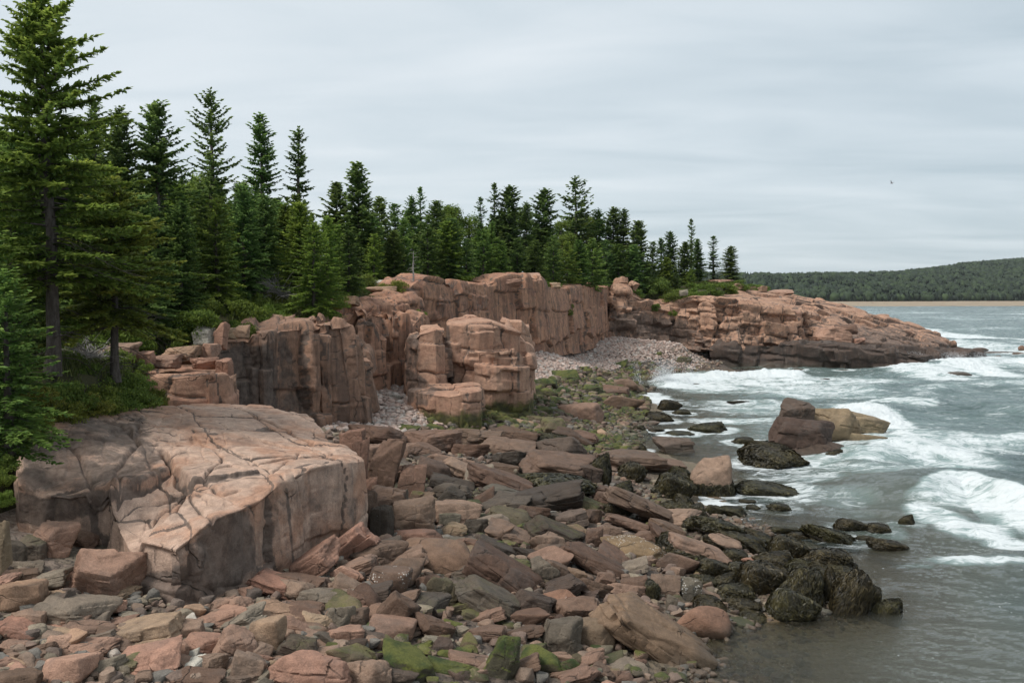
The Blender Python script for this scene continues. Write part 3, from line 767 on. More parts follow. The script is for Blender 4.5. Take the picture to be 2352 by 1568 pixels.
c6 = cliff("cliff", [(1388, 137, 664, 3.0), (1397, 132, 656, 3.0), (1404, 128.5, 652, 3.0), (1440, 128.5, 655, 3.0), (1470, 130, 674, 3.0), (1500, 132, 694, 3.0), (1545, 133, 692, 3.0), (1590, 132.5, 676, 2.4), (1640, 131, 684, 1.8), (1700, 130.5, 690, 1.4), (1770, 131, 698, 1.2),
                     (1838, 131, 716, 1.2), (1846, 132.5, 715, 1.2), (1849, 140, 700, 1.2)], MAT['head'],
           du=0.12, dv=0.11, inset=3.2, disp=rdisp(121, (2.8, 2.6, 1.5), 0.9, 0.34, 0.075, 0.25, 0.5, dip=0.1, subk=0.4, topk=0.35), lip=0.6, batter=0.2, rise=0.1,
           stains=[([(1395, 700), (1560, 720), (1640, 780), (1640, 830), (1395, 780)], 0.62, 30), ([(1560, 745), (1700, 745), (1850, 760), (1850, 800), (1600, 800)], 0.42, 25)])
C(c6, "tall blocky pink cliff of the headland above a dark wave-cut bench", "cliff", "blocky headland cliff", (1650, 740))

bench = mesa("rock_bench", [O(1632, 798, 129.0, -1.5), O(1660, 792, 128.5, -1.5), O(1720, 786, 128.0, -1.5), O(1800, 788, 127.0, -1.5), O(1922, 790, 126.5, -1.5), O(1930, 792, 124.2, -1.5), O(2010, 793, 123.5, -1.5), O(2060, 800, 123.0, -1.5),
                            O(2110, 812, 124.5, -1.5), O(2180, 812, 134, -1.5), O(2235, 810, 142, -1.5), O(2262, 816, 148, -1.5), O(2262, 806, 160, -1.5), O(2160, 790, 162, -1.5), O(1950, 775, 160, -1.5), O(1700, 770, 142, -1.5), O(1630, 785, 134, -1.5)], MAT['bench'],
             du=0.16, nv_top=110, dv=0.13, disp=rdisp(131, (5.5, 3.6, 1.7), 0.60, 0.26, 0.09, 0.2, 0.8, dip=0.09, subk=0.45), batter=0.05, round_=0.25, center=(46, 137))
C(bench, "low dark wet rock bench at the foot of the headland, tan along the tide line", "rock bench", "dark wave-cut bench", (1950, 815))

def strata(seed):
    b = rdisp(seed, (5.0, 3.2, 1.0), 0.65, 0.26, 0.11, 0.35, 0.3, dip=0.12, topk=0.8, tilt=0.9)
    return b
tail = mesa("rock_headland", [O(1640, 684, 138, 2), O(1700, 688, 137.5, 2), O(1780, 700, 137, 2), O(1846, 722, 136.5, 1.5), O(1858, 745, 136.5, 1.2), O(1905, 756, 135.5, 0.8), O(1960, 772, 134.5, 0.5), O(2040, 790, 136, 0), O(2120, 798, 143, 0), O(2190, 798, 152, -0.5),
                              O(2186, 783, 163, -1), O(2165, 768, 169, -1), O(2110, 752, 171, -1), O(2050, 733, 171, -1), O(1970, 714, 171, 0), O(1905, 696, 170, 2), O(1880, 688, 168, 3), O(1790, 676, 162, 5), O(1700, 662, 154, 6), O(1620, 662, 146, 6)], MAT['head'],
            [tuple(atY(*p)) for p in [(1880, 716, 146), (1960, 740, 148), (2060, 762, 152), (1800, 690, 148), (1930, 726, 148), (1865, 694, 150), (1872, 706, 143)]],
            du=0.17, nv_top=170, dv=0.14, disp=strata(141), batter=0.10, round_=0.25, center=(52, 151),
            stains=[([(1860, 770), (1960, 735), (2060, 745), (2190, 775), (2200, 830), (2000, 830), (1880, 810)], 0.62, 40)])
C(tail, "layered pink headland sloping down in thin ledges to a dark point in the surf", "headland", "layered pink headland", (1960, 750))

# the free-standing stack
SST = [([(930, 770), (962, 758), (968, 800), (956, 850), (990, 880), (1005, 895), (985, 935), (930, 925)], 0.55, 8), ([(1018, 745), (1034, 745), (1046, 880), (1026, 880)], 0.75, 5), ([(1186, 806), (1194, 806), (1196, 900), (1188, 900)], 0.6, 4)]
st = empty("sea_stack", (-1.5, 61, 2.4))
def part(o, root):
    o.parent = root; o.matrix_parent_inverse = Matrix.Translation(-Vector(root.location)); return o
sdp = lambda s: rdisp(s, (2.5, 2.3, 1.5), 0.27, 0.15, 0.04, 0.35, 0.45, dip=0.12, subk=0.45)
part(mesa("main_block", [O(1032, 745, 60.6, 1.5), O(1100, 748, 60.2, 1.5), O(1150, 752, 61.2, 1.5), O(1196, 762, 62.4, 1.5), O(1222, 800, 64.0, 1.4), O(1224, 800, 67.0, 1.5), O(1170, 735, 66.5, 2), O(1130, 728, 65.5, 2), O(1075, 728, 64.5, 2), O(1030, 738, 63, 2)], MAT['stack'],
          [tuple(atY(*p)) for p in [(1110, 735, 63), (1180, 765, 64)]], du=0.07, nv_top=55, dv=0.06, disp=sdp(151), stains=SST, batter=0.03, round_=0.12, center=(-1.3, 63)), st)
part(mesa("step_block", [O(1090, 806, 59.8, 1.4), O(1140, 803, 59.4, 1.4), O(1196, 806, 60.6, 1.4), O(1222, 818, 62.2, 1.4), O(1222, 812, 65, 1.4), O(1100, 800, 64, 2)], MAT['stack'],
          du=0.07, nv_top=40, dv=0.06, disp=sdp(157), stains=SST, batter=0.02, round_=0.1), st)
part(mesa("pillar", [O(938, 776, 59.0, 1.5), O(960, 760, 58.2, 1.5), O(1000, 752, 58.0, 1.5), O(1022, 756, 58.8, 1.5), O(1026, 752, 61.5, 1.8), O(1005, 738, 63, 2), O(965, 742, 62.6, 2), O(938, 766, 61.4, 2)], MAT['stack'],
          du=0.06, nv_top=45, dv=0.06, disp=sdp(161), stains=SST, batter=0.06, round_=0.12), st)
part(mesa("front_ledge", [O(938, 893, 57.0, 1.5), O(985, 899, 54.6, 1.5), O(1030, 904, 54.2, 1.5), O(1075, 898, 54.0, 1.5), O(1104, 892, 54.6, 1.5), O(1108, 885, 57.5, 1.5), O(1060, 876, 60, 2), O(940, 878, 60, 2)], MAT['stack'],
          [tuple(atY(*p)) for p in [(1030, 892, 57)]], du=0.06, nv_top=45, dv=0.05, disp=rdisp(171, (2.0, 2.0, 2.4), 0.16, 0.13, 0.06, 0.2), stains=SST, batter=0.04, round_=0.15), st)
part(mesa("back_block", [O(1150, 733, 66.5, 2), O(1196, 735, 66.0, 2), O(1205, 742, 67, 2), O(1218, 765, 67.5, 2), O(1218, 740, 70, 2), O(1150, 722, 70, 2)], MAT['stack'],
          du=0.08, nv_top=35, dv=0.07, disp=sdp(177), batter=0.04, round_=0.2), st)
C(st, "free-standing pink rock stack split by a cleft, mossy at its foot", "sea stack", "sea stack", (1080, 820))

# ------------------------------------------------------------------ boulders
COLS = {'pink': ((0.34, 0.215, 0.163), "pink"), 'umber': ((0.088, 0.064, 0.052), "dark brown"), 'brown': ((0.165, 0.108, 0.080), "purple-brown"), 'dark': ((0.105, 0.085, 0.070), "dark grey"), 'grey': ((0.20, 0.172, 0.138), "grey"),
        'tan': ((0.33, 0.235, 0.165), "tan"), 'rust': ((0.29, 0.178, 0.125), "rusty orange"), 'olive': ((0.17, 0.14, 0.095), "olive mossy"), 'green': ((0.12, 0.11, 0.075), "green mossy"),
        'pale': ((0.44, 0.42, 0.38), "pale grey"), 'red': ((0.30, 0.18, 0.135), "red"), 'rose': ((0.235, 0.16, 0.122), "dull pink"), 'black': ((0.055, 0.05, 0.043), "black"), 'sandy': ((0.20, 0.158, 0.105), "tan"), 'earth': ((0.27, 0.19, 0.13), "tan"), 'gold': ((0.30, 0.22, 0.13), "golden")}
MOSS = {'olive': 0.38, 'green': 0.85}
PROT = {k: [Rock(300 + 17 * i + o, k, 30) for i in range(n)] for o, (k, n) in enumerate([('a', 12), ('s', 9), ('m', 8), ('r', 5)])}
SHAPE = {'a': "angular", 's': "slab-like", 'm': "blunt", 'r': "rounded"}
RNG = random.Random(7)
NB = [0]
PLACED = []
def boulder(z, cx, cy, w, h, ang=0, col='brown', sh='a', moss=None, short=None, label=None, deep=0.75, name="boulder", sink=0.0, at=None, mesh=None, grp="boulders of the rocky shore", cat="boulder", pitch=None):
    if z: 
        sc = {z2: .4602, z5: .4003, z6: .4602, z4: .48, z3: .38}[z]; cx, cy = z(cx, cy); w *= sc; h *= sc
    a = math.radians(ang); aa = abs(a)
    if aa > math.radians(32): L = math.hypot(w, h) * 0.9; T = 0.5 * L
    elif aa > 0.05:
        c2 = math.cos(2 * aa); L = (w * math.cos(aa) - h * math.sin(aa)) / c2; T = (h * math.cos(aa) - w * math.sin(aa)) / c2; L = max(L, 0.6 * w); T = max(T, 0.4 * L)
    else: L, T = w, h
    if not mesh and name in ('boulder', 'stone'): L *= 1.22; T *= 1.42
    if at is None:
        g = beach_hit(cx, cy + h * 0.42); Yb = g[1]
    else: Yb = at
    k = Yb / FPX; Wm, Hm = L * k, T * k
    el = math.atan((cy - HOR) / FPX)
    D = deep * Wm
    Hz = (Hm - D * math.sin(el)) / math.cos(el)
    if Hz < 0.6 * Hm: Hz = 0.6 * Hm; D = max(0.35 * Wm, (Hm - Hz * math.cos(el)) / math.sin(el))
    Yc = Yb + D * 0.45
    p = atY(cx, cy, Yc)
    pr = mesh or PROT[sh][NB[0] % len(PROT[sh])]
    NB[0] += 1
    if name == 'stone' and cat == 'boulder': cat = 'stone'
    o = bpy.data.objects.new(name, pr.mesh()); COL.objects.link(o)
    o.location = (p[0], p[1], p[2] - sink - (0.12 * Hz if mesh else 0))
    j = 1.06 if sh != 'r' else 1.02
    o.scale = (Wm * j, D * j, Hz * j * (1.3 if mesh else 1.06))
    rx = RNG.uniform(-0.15, 0.15) if pitch is None else pitch; rz = RNG.uniform(-0.35, 0.35) * (0.5 if ang else 1); ry = a
    o.rotation_euler = (Matrix.Rotation(ry, 4, 'Y') @ Matrix.Rotation(rx, 4, 'X') @ Matrix.Rotation(rz, 4, 'Z')).to_euler()
    c, cname = COLS[col]; v = RNG.uniform(0.82, 1.15) * (0.60 if z is z5 else 0.95); t = RNG.uniform(0.94, 1.06)
    o.color = (c[0] * v * 1.06, c[1] * v * t, c[2] * v * t * 0.94, MOSS.get(col, 0.0) if moss is None else moss * (0.6 if moss < 0.55 else 0.85))
    if label:
        tag(o, label, cat, None if short else grp)
    else:
        sz = "huge" if Wm > 3.0 else "large" if Wm > 1.8 else "mid-sized" if Wm > 0.9 else "small"
        ad = "tilted" if abs(ang) > 12 else ("flat" if T < 0.45 * L else "")
        if (moss or 0) > 0.3 and col not in MOSS: cname += " moss-streaked"
        THINGS.append((o, " ".join(x for x in (sz, cname, ad, SHAPE[sh]) if x), cat, cx, cy, grp))
    if label and 'barnacle' in label:
        o.material_slots[0].link = 'OBJECT'; o.material_slots[0].material = MAT['barnacle']
    if short: landmark(o, short, xy=(cx, cy))
    PLACED.append((cx, cy, w, h))
    return o

B = boulder
# --- below the pale ledge
B(z2, 520, 1050, 330, 250, 6, 'pink', 's', pitch=0.42, short="tilted pink block", label="huge pale pink tilted block leaning against the front of the broad ledge", deep=0.6)
B(z2, 105, 1165, 225, 180, 0, 'tan', 's', short="big pinkish block", label="big pinkish tan flat-topped block at the edge of the boulder field beside slate-coloured slab")
B(z2, 110, 1310, 220, 140, 8, 'red', 'a')
B(z2, 272, 1190, 185, 150, -25, 'dark', 's', short="slate-coloured slab", label="dark slate-coloured slab wedged between the big pinkish block and the tilted pink block")
B(z2, 235, 1060, 230, 140, -12, 'grey', 's')
B(z2, 85, 1045, 180, 80, 0, 'brown', 's')
B(z2, 150, 995, 150, 80, 0, 'grey', 'a')
B(z2, 270, 870, 190, 170, 5, 'pink', 'a')
B(z2, 150, 905, 130, 110, 0, 'grey', 'a', moss=0.5)
B(z2, 410, 850, 150, 120, 20, 'rose', 'a'); B(z2, 545, 800, 220, 150, 10, 'pink', 'a'); B(z2, 420, 760, 150, 100, 0, 'pink', 's'); B(z2, 60, 940, 120, 130, 0, 'dark', 'a'); B(None, 0, 1262, 40, 90, 0, 'olive', 'a', moss=0.3, at=20.5, label='upright grey-green lichened rock under the low spruce boughs at the edge of the ledge', short='upright lichened rock')
B(z2, 735, 1315, 340, 205, -10, 'tan', 's', short="brick-shaped tan boulder", label="large brick-shaped tan boulder with a flat top and dark jointed side, below the pale ledge")
B(z2, 430, 1405, 265, 150, -8, 'pink', 'a'); B(z2, 530, 1492, 225, 160, -12, 'grey', 'a', short="grey-green block", label="grey-green faceted block standing between pink boulders at the bottom of the boulder field")
B(z2, 760, 1475, 255, 190, -3, 'pink', 's'); B(z2, 1100, 1245, 270, 160, -12, 'red', 'a', short="red wedge boulder", label="reddish wedge boulder behind the brick-shaped tan boulder")
B(z2, 1395, 1085, 280, 160, 18, 'red', 'a', short="leaning pink wedge", label="large pink wedge boulder with one sloping flat face at the foot of the ledge wall")
B(z2, 1358, 1232, 260, 150, 8, 'tan', 'a'); B(z2, 1585, 1150, 170, 120, 8, 'grey', 's', moss=0.25)
B(z2, 1325, 1350, 150, 180, 0, 'tan', 'm', short="upright tan boulder", label="upright pale tan boulder with a rounded top in the middle of the boulder field")
B(z2, 1165, 1400, 190, 170, 0, 'rose', 'a'); B(z2, 1235, 1500, 170, 160, 10, 'rose', 'a'); B(z2, 1490, 1405, 220, 180, 18, 'dark', 'a', moss=0.45)
B(z2, 1465, 1300, 165, 110, 6, 'rose', 'a'); B(z2, 1580, 1280, 140, 100, 0, 'tan', 'a'); B(z2, 1700, 1255, 135, 130, 0, 'grey', 'a'); B(z2, 1720, 1345, 170, 110, 0, 'red', 's')
B(z2, 1750, 1435, 210, 150, 14, 'olive', 'a'); B(z2, 1005, 1390, 200, 140, 8, 'pink', 'a'); B(z2, 495, 1345, 160, 95, -14, 'grey', 's'); B(z2, 600, 1265, 155, 75, -8, 'rose', 's')
B(z2, 468, 1268, 115, 85, 0, 'grey', 'm'); B(z2, 370, 1328, 115, 66, 0, 'pale', 'm'); B(z2, 240, 1345, 210, 110, 4, 'grey', 'a'); B(z2, 70, 1390, 160, 95, 8, 'pink', 'a')
B(z2, 330, 1515, 210, 160, 0, 'pink', 'm'); B(z2, 190, 1480, 210, 110, 0, 'rose', 'a'); B(z2, 60, 1535, 170, 95, 0, 'pink', 'm'); B(z2, 945, 1258, 85, 66, 0, 'pale', 'm')
B(z2, 940, 1432, 90, 72, 0, 'pale', 'm'); B(z2, 960, 1492, 140, 95, -8, 'pale', 'a', short="whitish stone", label="whitish grey stone lying between pink blocks near the bottom of the boulder field"); B(z2, 770, 1560, 80, 40, 0, 'pale', 'm')
B(z2, 350, 1260, 190, 120, -8, 'rose', 'a'); B(z2, 1060, 1480, 130, 110, 0, 'rose', 'a'); B(z2, 960, 1220, 110, 80, 0, 'tan', 'm'); B(z2, 880, 1420, 110, 110, 0, 'pink', 'a')
B(z2, 1190, 1345, 110, 80, 0, 'pink', 'a'); B(z2, 1740, 1150, 200, 90, -5, 'grey', 's'); B(z2, 1790, 1190, 130, 130, 10, 'brown', 'a'); B(z2, 1400, 1480, 120, 80, 0, 'tan', 'a'); B(z2, 1620, 1440, 120, 90, 0, 'rose', 's')
B(z2, 1160, 1555, 210, 70, 0, 'rose', 's'); B(z2, 1500, 1560, 200, 60, 0, 'tan', 's'); B(z2, 1330, 1560, 140, 70, 0, 'grey', 'm'); B(z2, 1230, 1130, 90, 75, 0, 'pink', 'a'); B(z2, 640, 1240, 100, 60, 0, 'grey', 'a')
B(z2, 310, 1420, 100, 70, 0, 'rose', 'a'); B(z2, 560, 1420, 80, 50, 0, 'pale', 'm'); B(z2, 120, 1455, 120, 70, 0, 'grey', 'a'); B(z2, 1700, 1540, 190, 90, 5, 'brown', 'a')
# slabs leaning at the end of the ledge
B(z2, 1555, 985, 250, 160, -34, 'red', 's', short="steep red slab", label="steep red slab leaning up against the end of the ledge wall"); B(z2, 1720, 905, 250, 180, -34, 'red', 's'); B(z2, 1760, 1000, 220, 130, -18, 'rose', 's')
# broken columns between the ledge and the beach
for q in [(55, 400, 110, 330, 4, 'pink', "tall broken pink column at the end of the broad ledge"), (205, 350, 200, 300, 12, 'pink', None), (130, 290, 110, 130, 0, 'pink', None), (365, 430, 140, 180, 6, 'pink', None), (230, 560, 170, 170, 0, 'rose', None),
          (375, 630, 210, 200, 4, 'rose', None), (75, 610, 140, 210, 2, 'brown', None), (30, 230, 130, 170, 0, 'pink', None), (190, 660, 110, 160, 0, 'dark', None), (300, 560, 70, 150, 0, 'grey', None), (110, 500, 90, 170, 8, 'pink', None)]:
    B(z5, *q[:6], 's', label=q[6], short="tall broken pink column" if q[6] else None, deep=0.7, name="boulder", grp="broken blocks at the end of the ledge", cat="rock block")
# --- the middle of the shore
M5 = [(470, 850, 430, 185, 5, 'rust', 'm', "salmon boulder", "large smooth salmon-orange boulder with a pointed end, in front of the broken pink columns"),
      (230, 985, 215, 175, 10, 'rose', 'm', "barnacle-flecked boulder", "rounded pinkish boulder speckled white with barnacles, in front of the salmon boulder"),
      (150, 850, 290, 160, 0, 'rose', 'a'), (395, 730, 240, 95, 0, 'pink', 'm'),
      (160, 155, 300, 155, 10, 'brown', 'a', "dome-backed brown boulder", "big dome-backed brown boulder where the pale cobbles end"),
      (480, 190, 290, 130, 0, 'rose', 'a'), (425, 235, 200, 100, 14, 'rose', 'a'), (735, 165, 250, 100, 6, 'rose', 's'), (950, 155, 240, 95, 15, 'brown', 's', None, None, 0.35), (1290, 170, 200, 95, 14, 'brown', 'a'), (920, 225, 260, 105, 8, 'rose', 's'),
      (700, 240, 210, 95, 0, 'brown', 'a'), (450, 300, 140, 66, 0, 'dark', 'm', "slate-blue stone", "dark slate-blue rounded stone lying among brown boulders"), (555, 340, 160, 105, 4, 'rose', 's'),
      (870, 425, 330, 140, 22, 'rose', 's', None, None, 0.3), (880, 480, 210, 120, 12, 'grey', 'a', None, None, 0.35), (1080, 535, 460, 120, -8, 'dark', 's', "long dark slab", "long dark slab lying flat behind the olive-topped boulders"),
      (920, 295, 190, 95, 0, 'dark', 'a'), (590, 515, 150, 120, 5, 'dark', 'a'), (590, 430, 220, 115, 16, 'dark', 's', None, None, 0.3), (925, 640, 290, 120, 12, 'olive', 'a', None, None, 0.4), (930, 715, 250, 140, 12, 'rose', 'a'),
      (1190, 715, 290, 160, 24, 'dark', 's', None, None, 0.45), (1055, 600, 190, 115, 8, 'brown', 'a', None, None, 0.4), (1190, 620, 160, 60, 0, 'dark', 's', None, None, 0.3), (1300, 690, 160, 95, 14, 'tan', 'a', None, None, 0.5),
      (1395, 865, 310, 215, 30, 'brown', 's', "broad brown slab", "broad smooth brown slab tilted towards the sea in the middle of the shore"),
      (1640, 810, 310, 150, 7, 'gold', 'm', "golden-topped boulder", "golden-topped boulder white with barnacles along its side"), (1550, 862, 190, 85, 28, 'rose', 's'), (1840, 755, 200, 120, 30, 'brown', 's'),
      (880, 935, 310, 270, 34, 'brown', 's', "steep purple slab", "large purple-brown slab tilted steeply beside the grey-green slab", 0.1), (825, 1090, 380, 250, 27, 'grey', 's', "grey-green slab", "long grey-green slab with mossy upper edge, in the centre of the shore", 0.4),
      (980, 900, 160, 95, 6, 'olive', 'a'), (1130, 945, 140, 145, 0, 'grey', 'a', None, None, 0.3), (1215, 940, 190, 155, 34, 'rose', 's', None, None, 0.3), (1405, 1020, 210, 155, 18, 'brown', 'a'), (1225, 1110, 180, 140, 6, 'rust', 'm', "rusty barnacled boulder", "rusty lumpy boulder crusted with barnacles beside the broad tan slab"),
      (540, 1050, 170, 175, 8, 'olive', 'a', None, None, 0.5), (470, 1125, 200, 140, 8, 'dark', 'a', None, None, 0.4), (100, 1110, 210, 170, 6, 'brown', 'm'), (275, 1170, 240, 235, 30, 'brown', 's', "diagonal brown slab", "brown cracked slab lying diagonally across the lower boulder field"),
      (485, 1255, 240, 195, 22, 'brown', 'a', "brown pyramid boulder", "dark brown pyramid-shaped boulder just above the bright green mossy one"), (640, 1135, 160, 75, -14, 'olive', 's'),
      (340, 1455, 330, 270, 26, 'green', 'm', "bright green mossy boulder", "largest bright green moss-covered boulder at the bottom of the shore", 1.3), (890, 1440, 230, 270, 18, 'green', 'a', "dark green wedge", "tall dark green wedge-shaped mossy stone beside the yellow-green boulders", 0.9),
      (605, 1385, 190, 115, 14, 'green', 'm', None, None, 1.3), (600, 1495, 260, 115, 8, 'green', 'a', None, None, 1.1), (1110, 1450, 220, 140, 0, 'green', 'm', "yellow-green boulder", "yellow-green mossy boulder with two humps beside the dark green wedge", 1.3),
      (1280, 1480, 140, 130, 24, 'olive', 'a', None, None, 0.8), (1005, 1280, 230, 135, -14, 'brown', 'a'), (1230, 1330, 210, 195, 0, 'grey', 'a', "faceted grey boulder", "grey faceted boulder with a sharp ridge beside the box-shaped tan boulder", 0.1), (1395, 1300, 225, 185, 3, 'tan', 'm', "box-shaped tan boulder", "box-shaped tan boulder with rounded edges behind the broad tan slab", 0.15),
      (1170, 1205, 170, 66, 0, 'tan', 'm'), (1740, 1290, 540, 370, 37, 'earth', 's', "broad tan slab", "huge long tan slab slanting down into the water, the largest loose slab"),
      (2030, 1225, 315, 235, 12, 'rust', 'r', "two-toned rounded boulder", "large rounded boulder, grey and rusty red, at the edge of the clear shallows"),
      (1812, 1035, 155, 145, 4, 'rose', 's'), (1945, 1045, 130, 135, 0, 'grey', 's', "pale barnacled block", "grey block dotted with pale barnacles beside the rockweed"), (1640, 1035, 130, 120, 0, 'brown', 's'), (1890, 890, 210, 140, 8, 'rose', 'm'), 
      (805, 1300, 180, 110, 0, 'rose', 's', None, None, 0.2), (30, 60, 120, 60, 0, 'tan', 'm'), (900, 1180, 110, 80, 10, 'rose', 'a'), (690, 1290, 100, 60, 0, 'tan', 's'), (720, 1040, 120, 110, 20, 'brown', 'a'), (430, 1010, 90, 90, 0, 'brown', 'a'), (420, 500, 120, 75, 12, 'tan', 'm'), (600, 690, 140, 75, 0, 'tan', 'a', None, None, 0.45),
      (575, 630, 120, 80, 0, 'grey', 'a', None, None, 0.4), (700, 560, 110, 66, 0, 'olive', 's'), (775, 510, 110, 100, 0, 'brown', 'm'), (700, 600, 150, 80, 0, 'brown', 'a'), (730, 680, 130, 95, 0, 'dark', 'a'), (860, 800, 210, 120, 26, 'dark', 's'), (1040, 830, 170, 100, 20, 'dark', 'a'), (1150, 800, 170, 90, 8, 'rose', 'a'),
      (1410, 740, 90, 110, 8, 'rose', 's'), (1330, 610, 110, 70, 0, 'tan', 'm'), (1400, 620, 100, 95, 8, 'brown', 'a'), (1400, 470, 190, 90, 6, 'brown', 's'), (730, 330, 130, 60, 8, 'rose', 's'), (880, 340, 170, 70, 12, 'brown', 's'), (640, 380, 120, 55, 0, 'dark', 'a', None, None, 0.4), (340, 340, 120, 66, 10, 'grey', 'a'), (290, 250, 110, 66, 0, 'pink', 'm'),
      (1330, 1440, 160, 90, 0, 'olive', 'a', None, None, 0.4), (1500, 1440, 150, 90, -6, 'olive', 'm'), (1635, 1470, 130, 80, 4, 'red', 'a'), (1450, 1510, 150, 130, 24, 'rose', 'a'), (1570, 1540, 110, 66, 0, 'rose', 'm'), (1340, 1150, 130, 75, 6, 'rose', 'a'), (1500, 1180, 120, 66, 0, 'rose', 'a'), (1530, 1350, 100, 55, 0, 'rust', 'm'), (1850, 1130, 70, 100, 12, 'grey', 's'),
      (1730, 1130, 150, 80, 26, 'brown', 's'), (1560, 1040, 50, 60, 0, 'tan', 'm'), (990, 1540, 110, 55, 0, 'green', 'm', None, None, 1.2), (740, 1540, 110, 60, 0, 'olive', 'm'), (60, 1400, 180, 120, 10, 'olive', 'a'), (150, 1270, 120, 80, 0, 'olive', 'm'), (120, 1330, 90, 70, 0, 'olive', 'a'), (200, 1330, 110, 80, 6, 'olive', 'm'), (410, 1360, 110, 66, 0, 'green', 'm'),
      (470, 1360, 80, 70, 0, 'olive', 'm'), (700, 1350, 110, 110, 8, 'olive', 'm'), (690, 1380, 100, 66, 0, 'olive', 'm'), (1060, 1380, 120, 75, 0, 'olive', 'm'), (740, 1180, 150, 75, 20, 'olive', 's'), (830, 1190, 120, 90, 24, 'green', 's'), (920, 1240, 90, 60, 10, 'olive', 'm'), (1045, 1160, 90, 110, 0, 'olive', 'm'), (60, 1220, 110, 120, 0, 'rose', 'a'), (600, 1230, 100, 66, 20, 'green', 's'),
      (1700, 730, 120, 60, 0, 'rose', 'm'), (2170, 930, 90, 66, 20, 'red', 's'), (1500, 700, 110, 66, 0, 'rose', 'a', None, None, 0.3), (1530, 620, 110, 66, 10, 'rose', 's'), (1480, 980, 130, 100, 10, 'rose', 'a'), (1300, 960, 120, 110, 24, 'tan', 's'), (640, 930, 110, 66, -8, 'grey', 's', None, None, 0.3), (720, 820, 130, 66, 0, 'tan', 's', None, None, 0.4), (640, 760, 160, 66, 8, 'grey', 's')]
for r_ in M5:
    r_ = list(r_) + [None] * (10 - len(r_))
    B(z5, *r_[:5], col=r_[5], sh=r_[6], short=r_[7], label=r_[8], moss=r_[9])
# jointed ledges of the outer shore
L5 = [(1205, 330, 470, 190, 8, 'rose', 's', "weed-fringed pink ledge", "wide low pink ledge, cracked on top and fringed with rockweed"), (1610, 300, 420, 150, 6, 'rose', 's', "pale-veined ledge", "low pink ledge marked with thin pale lines beside the water"),
      (1830, 320, 230, 100, 10, 'rose', 's', None, None), (1660, 540, 420, 300, 27, 'rose', 's', "big jointed slab", "big seaward-tilted slab crossed by straight joints, dark green at its upper end"), (1600, 650, 260, 140, 20, 'rose', 's', None, None), (1480, 520, 170, 150, 20, 'brown', 's', None, None)]
for r_ in L5: B(z5, *r_[:5], col=r_[5], sh=r_[6], short=r_[7], label=r_[8], name="shore_ledge", deep=0.8, grp="cracked ledges near the water", cat="shore ledge")
# --- mossy stones and boulders of the cove
for r_ in [(155, 628, 100, 44, 0, 'green', 's'), (50, 660, 115, 40, 0, 'green', 'm'), (80, 712, 70, 46, 0, 'green', 'a'), (722, 555, 62, 36, 0, 'green', 'm'), (600, 525, 34, 24, 0, 'green', 'm'), (555, 540, 30, 20, 0, 'green', 'm'), (415, 566, 62, 34, 0, 'green', 'm'), (145, 696, 62, 34, 0, 'green', 'm'),
           (285, 690, 84, 42, 0, 'green', 'a'), (430, 665, 115, 52, 4, 'brown', 'm'), (395, 702, 105, 44, 0, 'brown', 's'), (425, 758, 160, 74, 6, 'brown', 'm'), (235, 805, 165, 84, 0, 'rose', 'm'), (100, 880, 135, 90, 4, 'olive', 'a'), (200, 925, 185, 60, 12, 'brown', 's'), (30, 840, 120, 44, 6, 'olive', 's'), (180, 780, 110, 40, 0, 'brown', 'a'),
           (500, 690, 60, 28, 0, 'brown', 'm'), (540, 640, 66, 30, 0, 'olive', 'm'), (350, 620, 40, 24, 0, 'green', 'm'), (265, 605, 40, 26, 0, 'green', 'm'), (320, 645, 44, 26, 0, 'green', 'm'), (455, 590, 44, 26, 0, 'green', 'm'), (505, 565, 40, 22, 0, 'green', 'm'), (590, 590, 34, 20, 0, 'olive', 'm'), (480, 630, 50, 28, 0, 'green', 'm'),
           (195, 650, 40, 24, 0, 'green', 'm'), (120, 740, 60, 30, 0, 'green', 'a'), (30, 730, 60, 30, 0, 'olive', 'm'), (340, 720, 44, 24, 0, 'olive', 'm'), (570, 605, 40, 20, 0, 'brown', 'm'), (150, 835, 70, 36, 0, 'rose', 'm'), (55, 790, 70, 34, 0, 'green', 'a'), (0, 800, 60, 30, 0, 'green', 'm'), (60, 750, 46, 26, 0, 'green', 'm'), (120, 800, 60, 30, 0, 'olive', 'a'),
           (0, 700, 90, 44, 0, 'green', 'm'), (570, 850, 60, 24, 0, 'rose', 'm'), (480, 890, 34, 24, 0, 'rose', 'm'), (440, 855, 50, 26, 0, 'rose', 'm'), (330, 900, 60, 34, 0, 'tan', 'm'), (620, 560, 34, 20, 0, 'olive', 'm')]:
    B(z4, *r_[:5], col=r_[5], sh=r_[6], name="stone" if r_[2] < 60 else "boulder", grp="mossy stones of the pebble cove" if r_[5] in ('green', 'olive') else "boulders of the pebble cove")
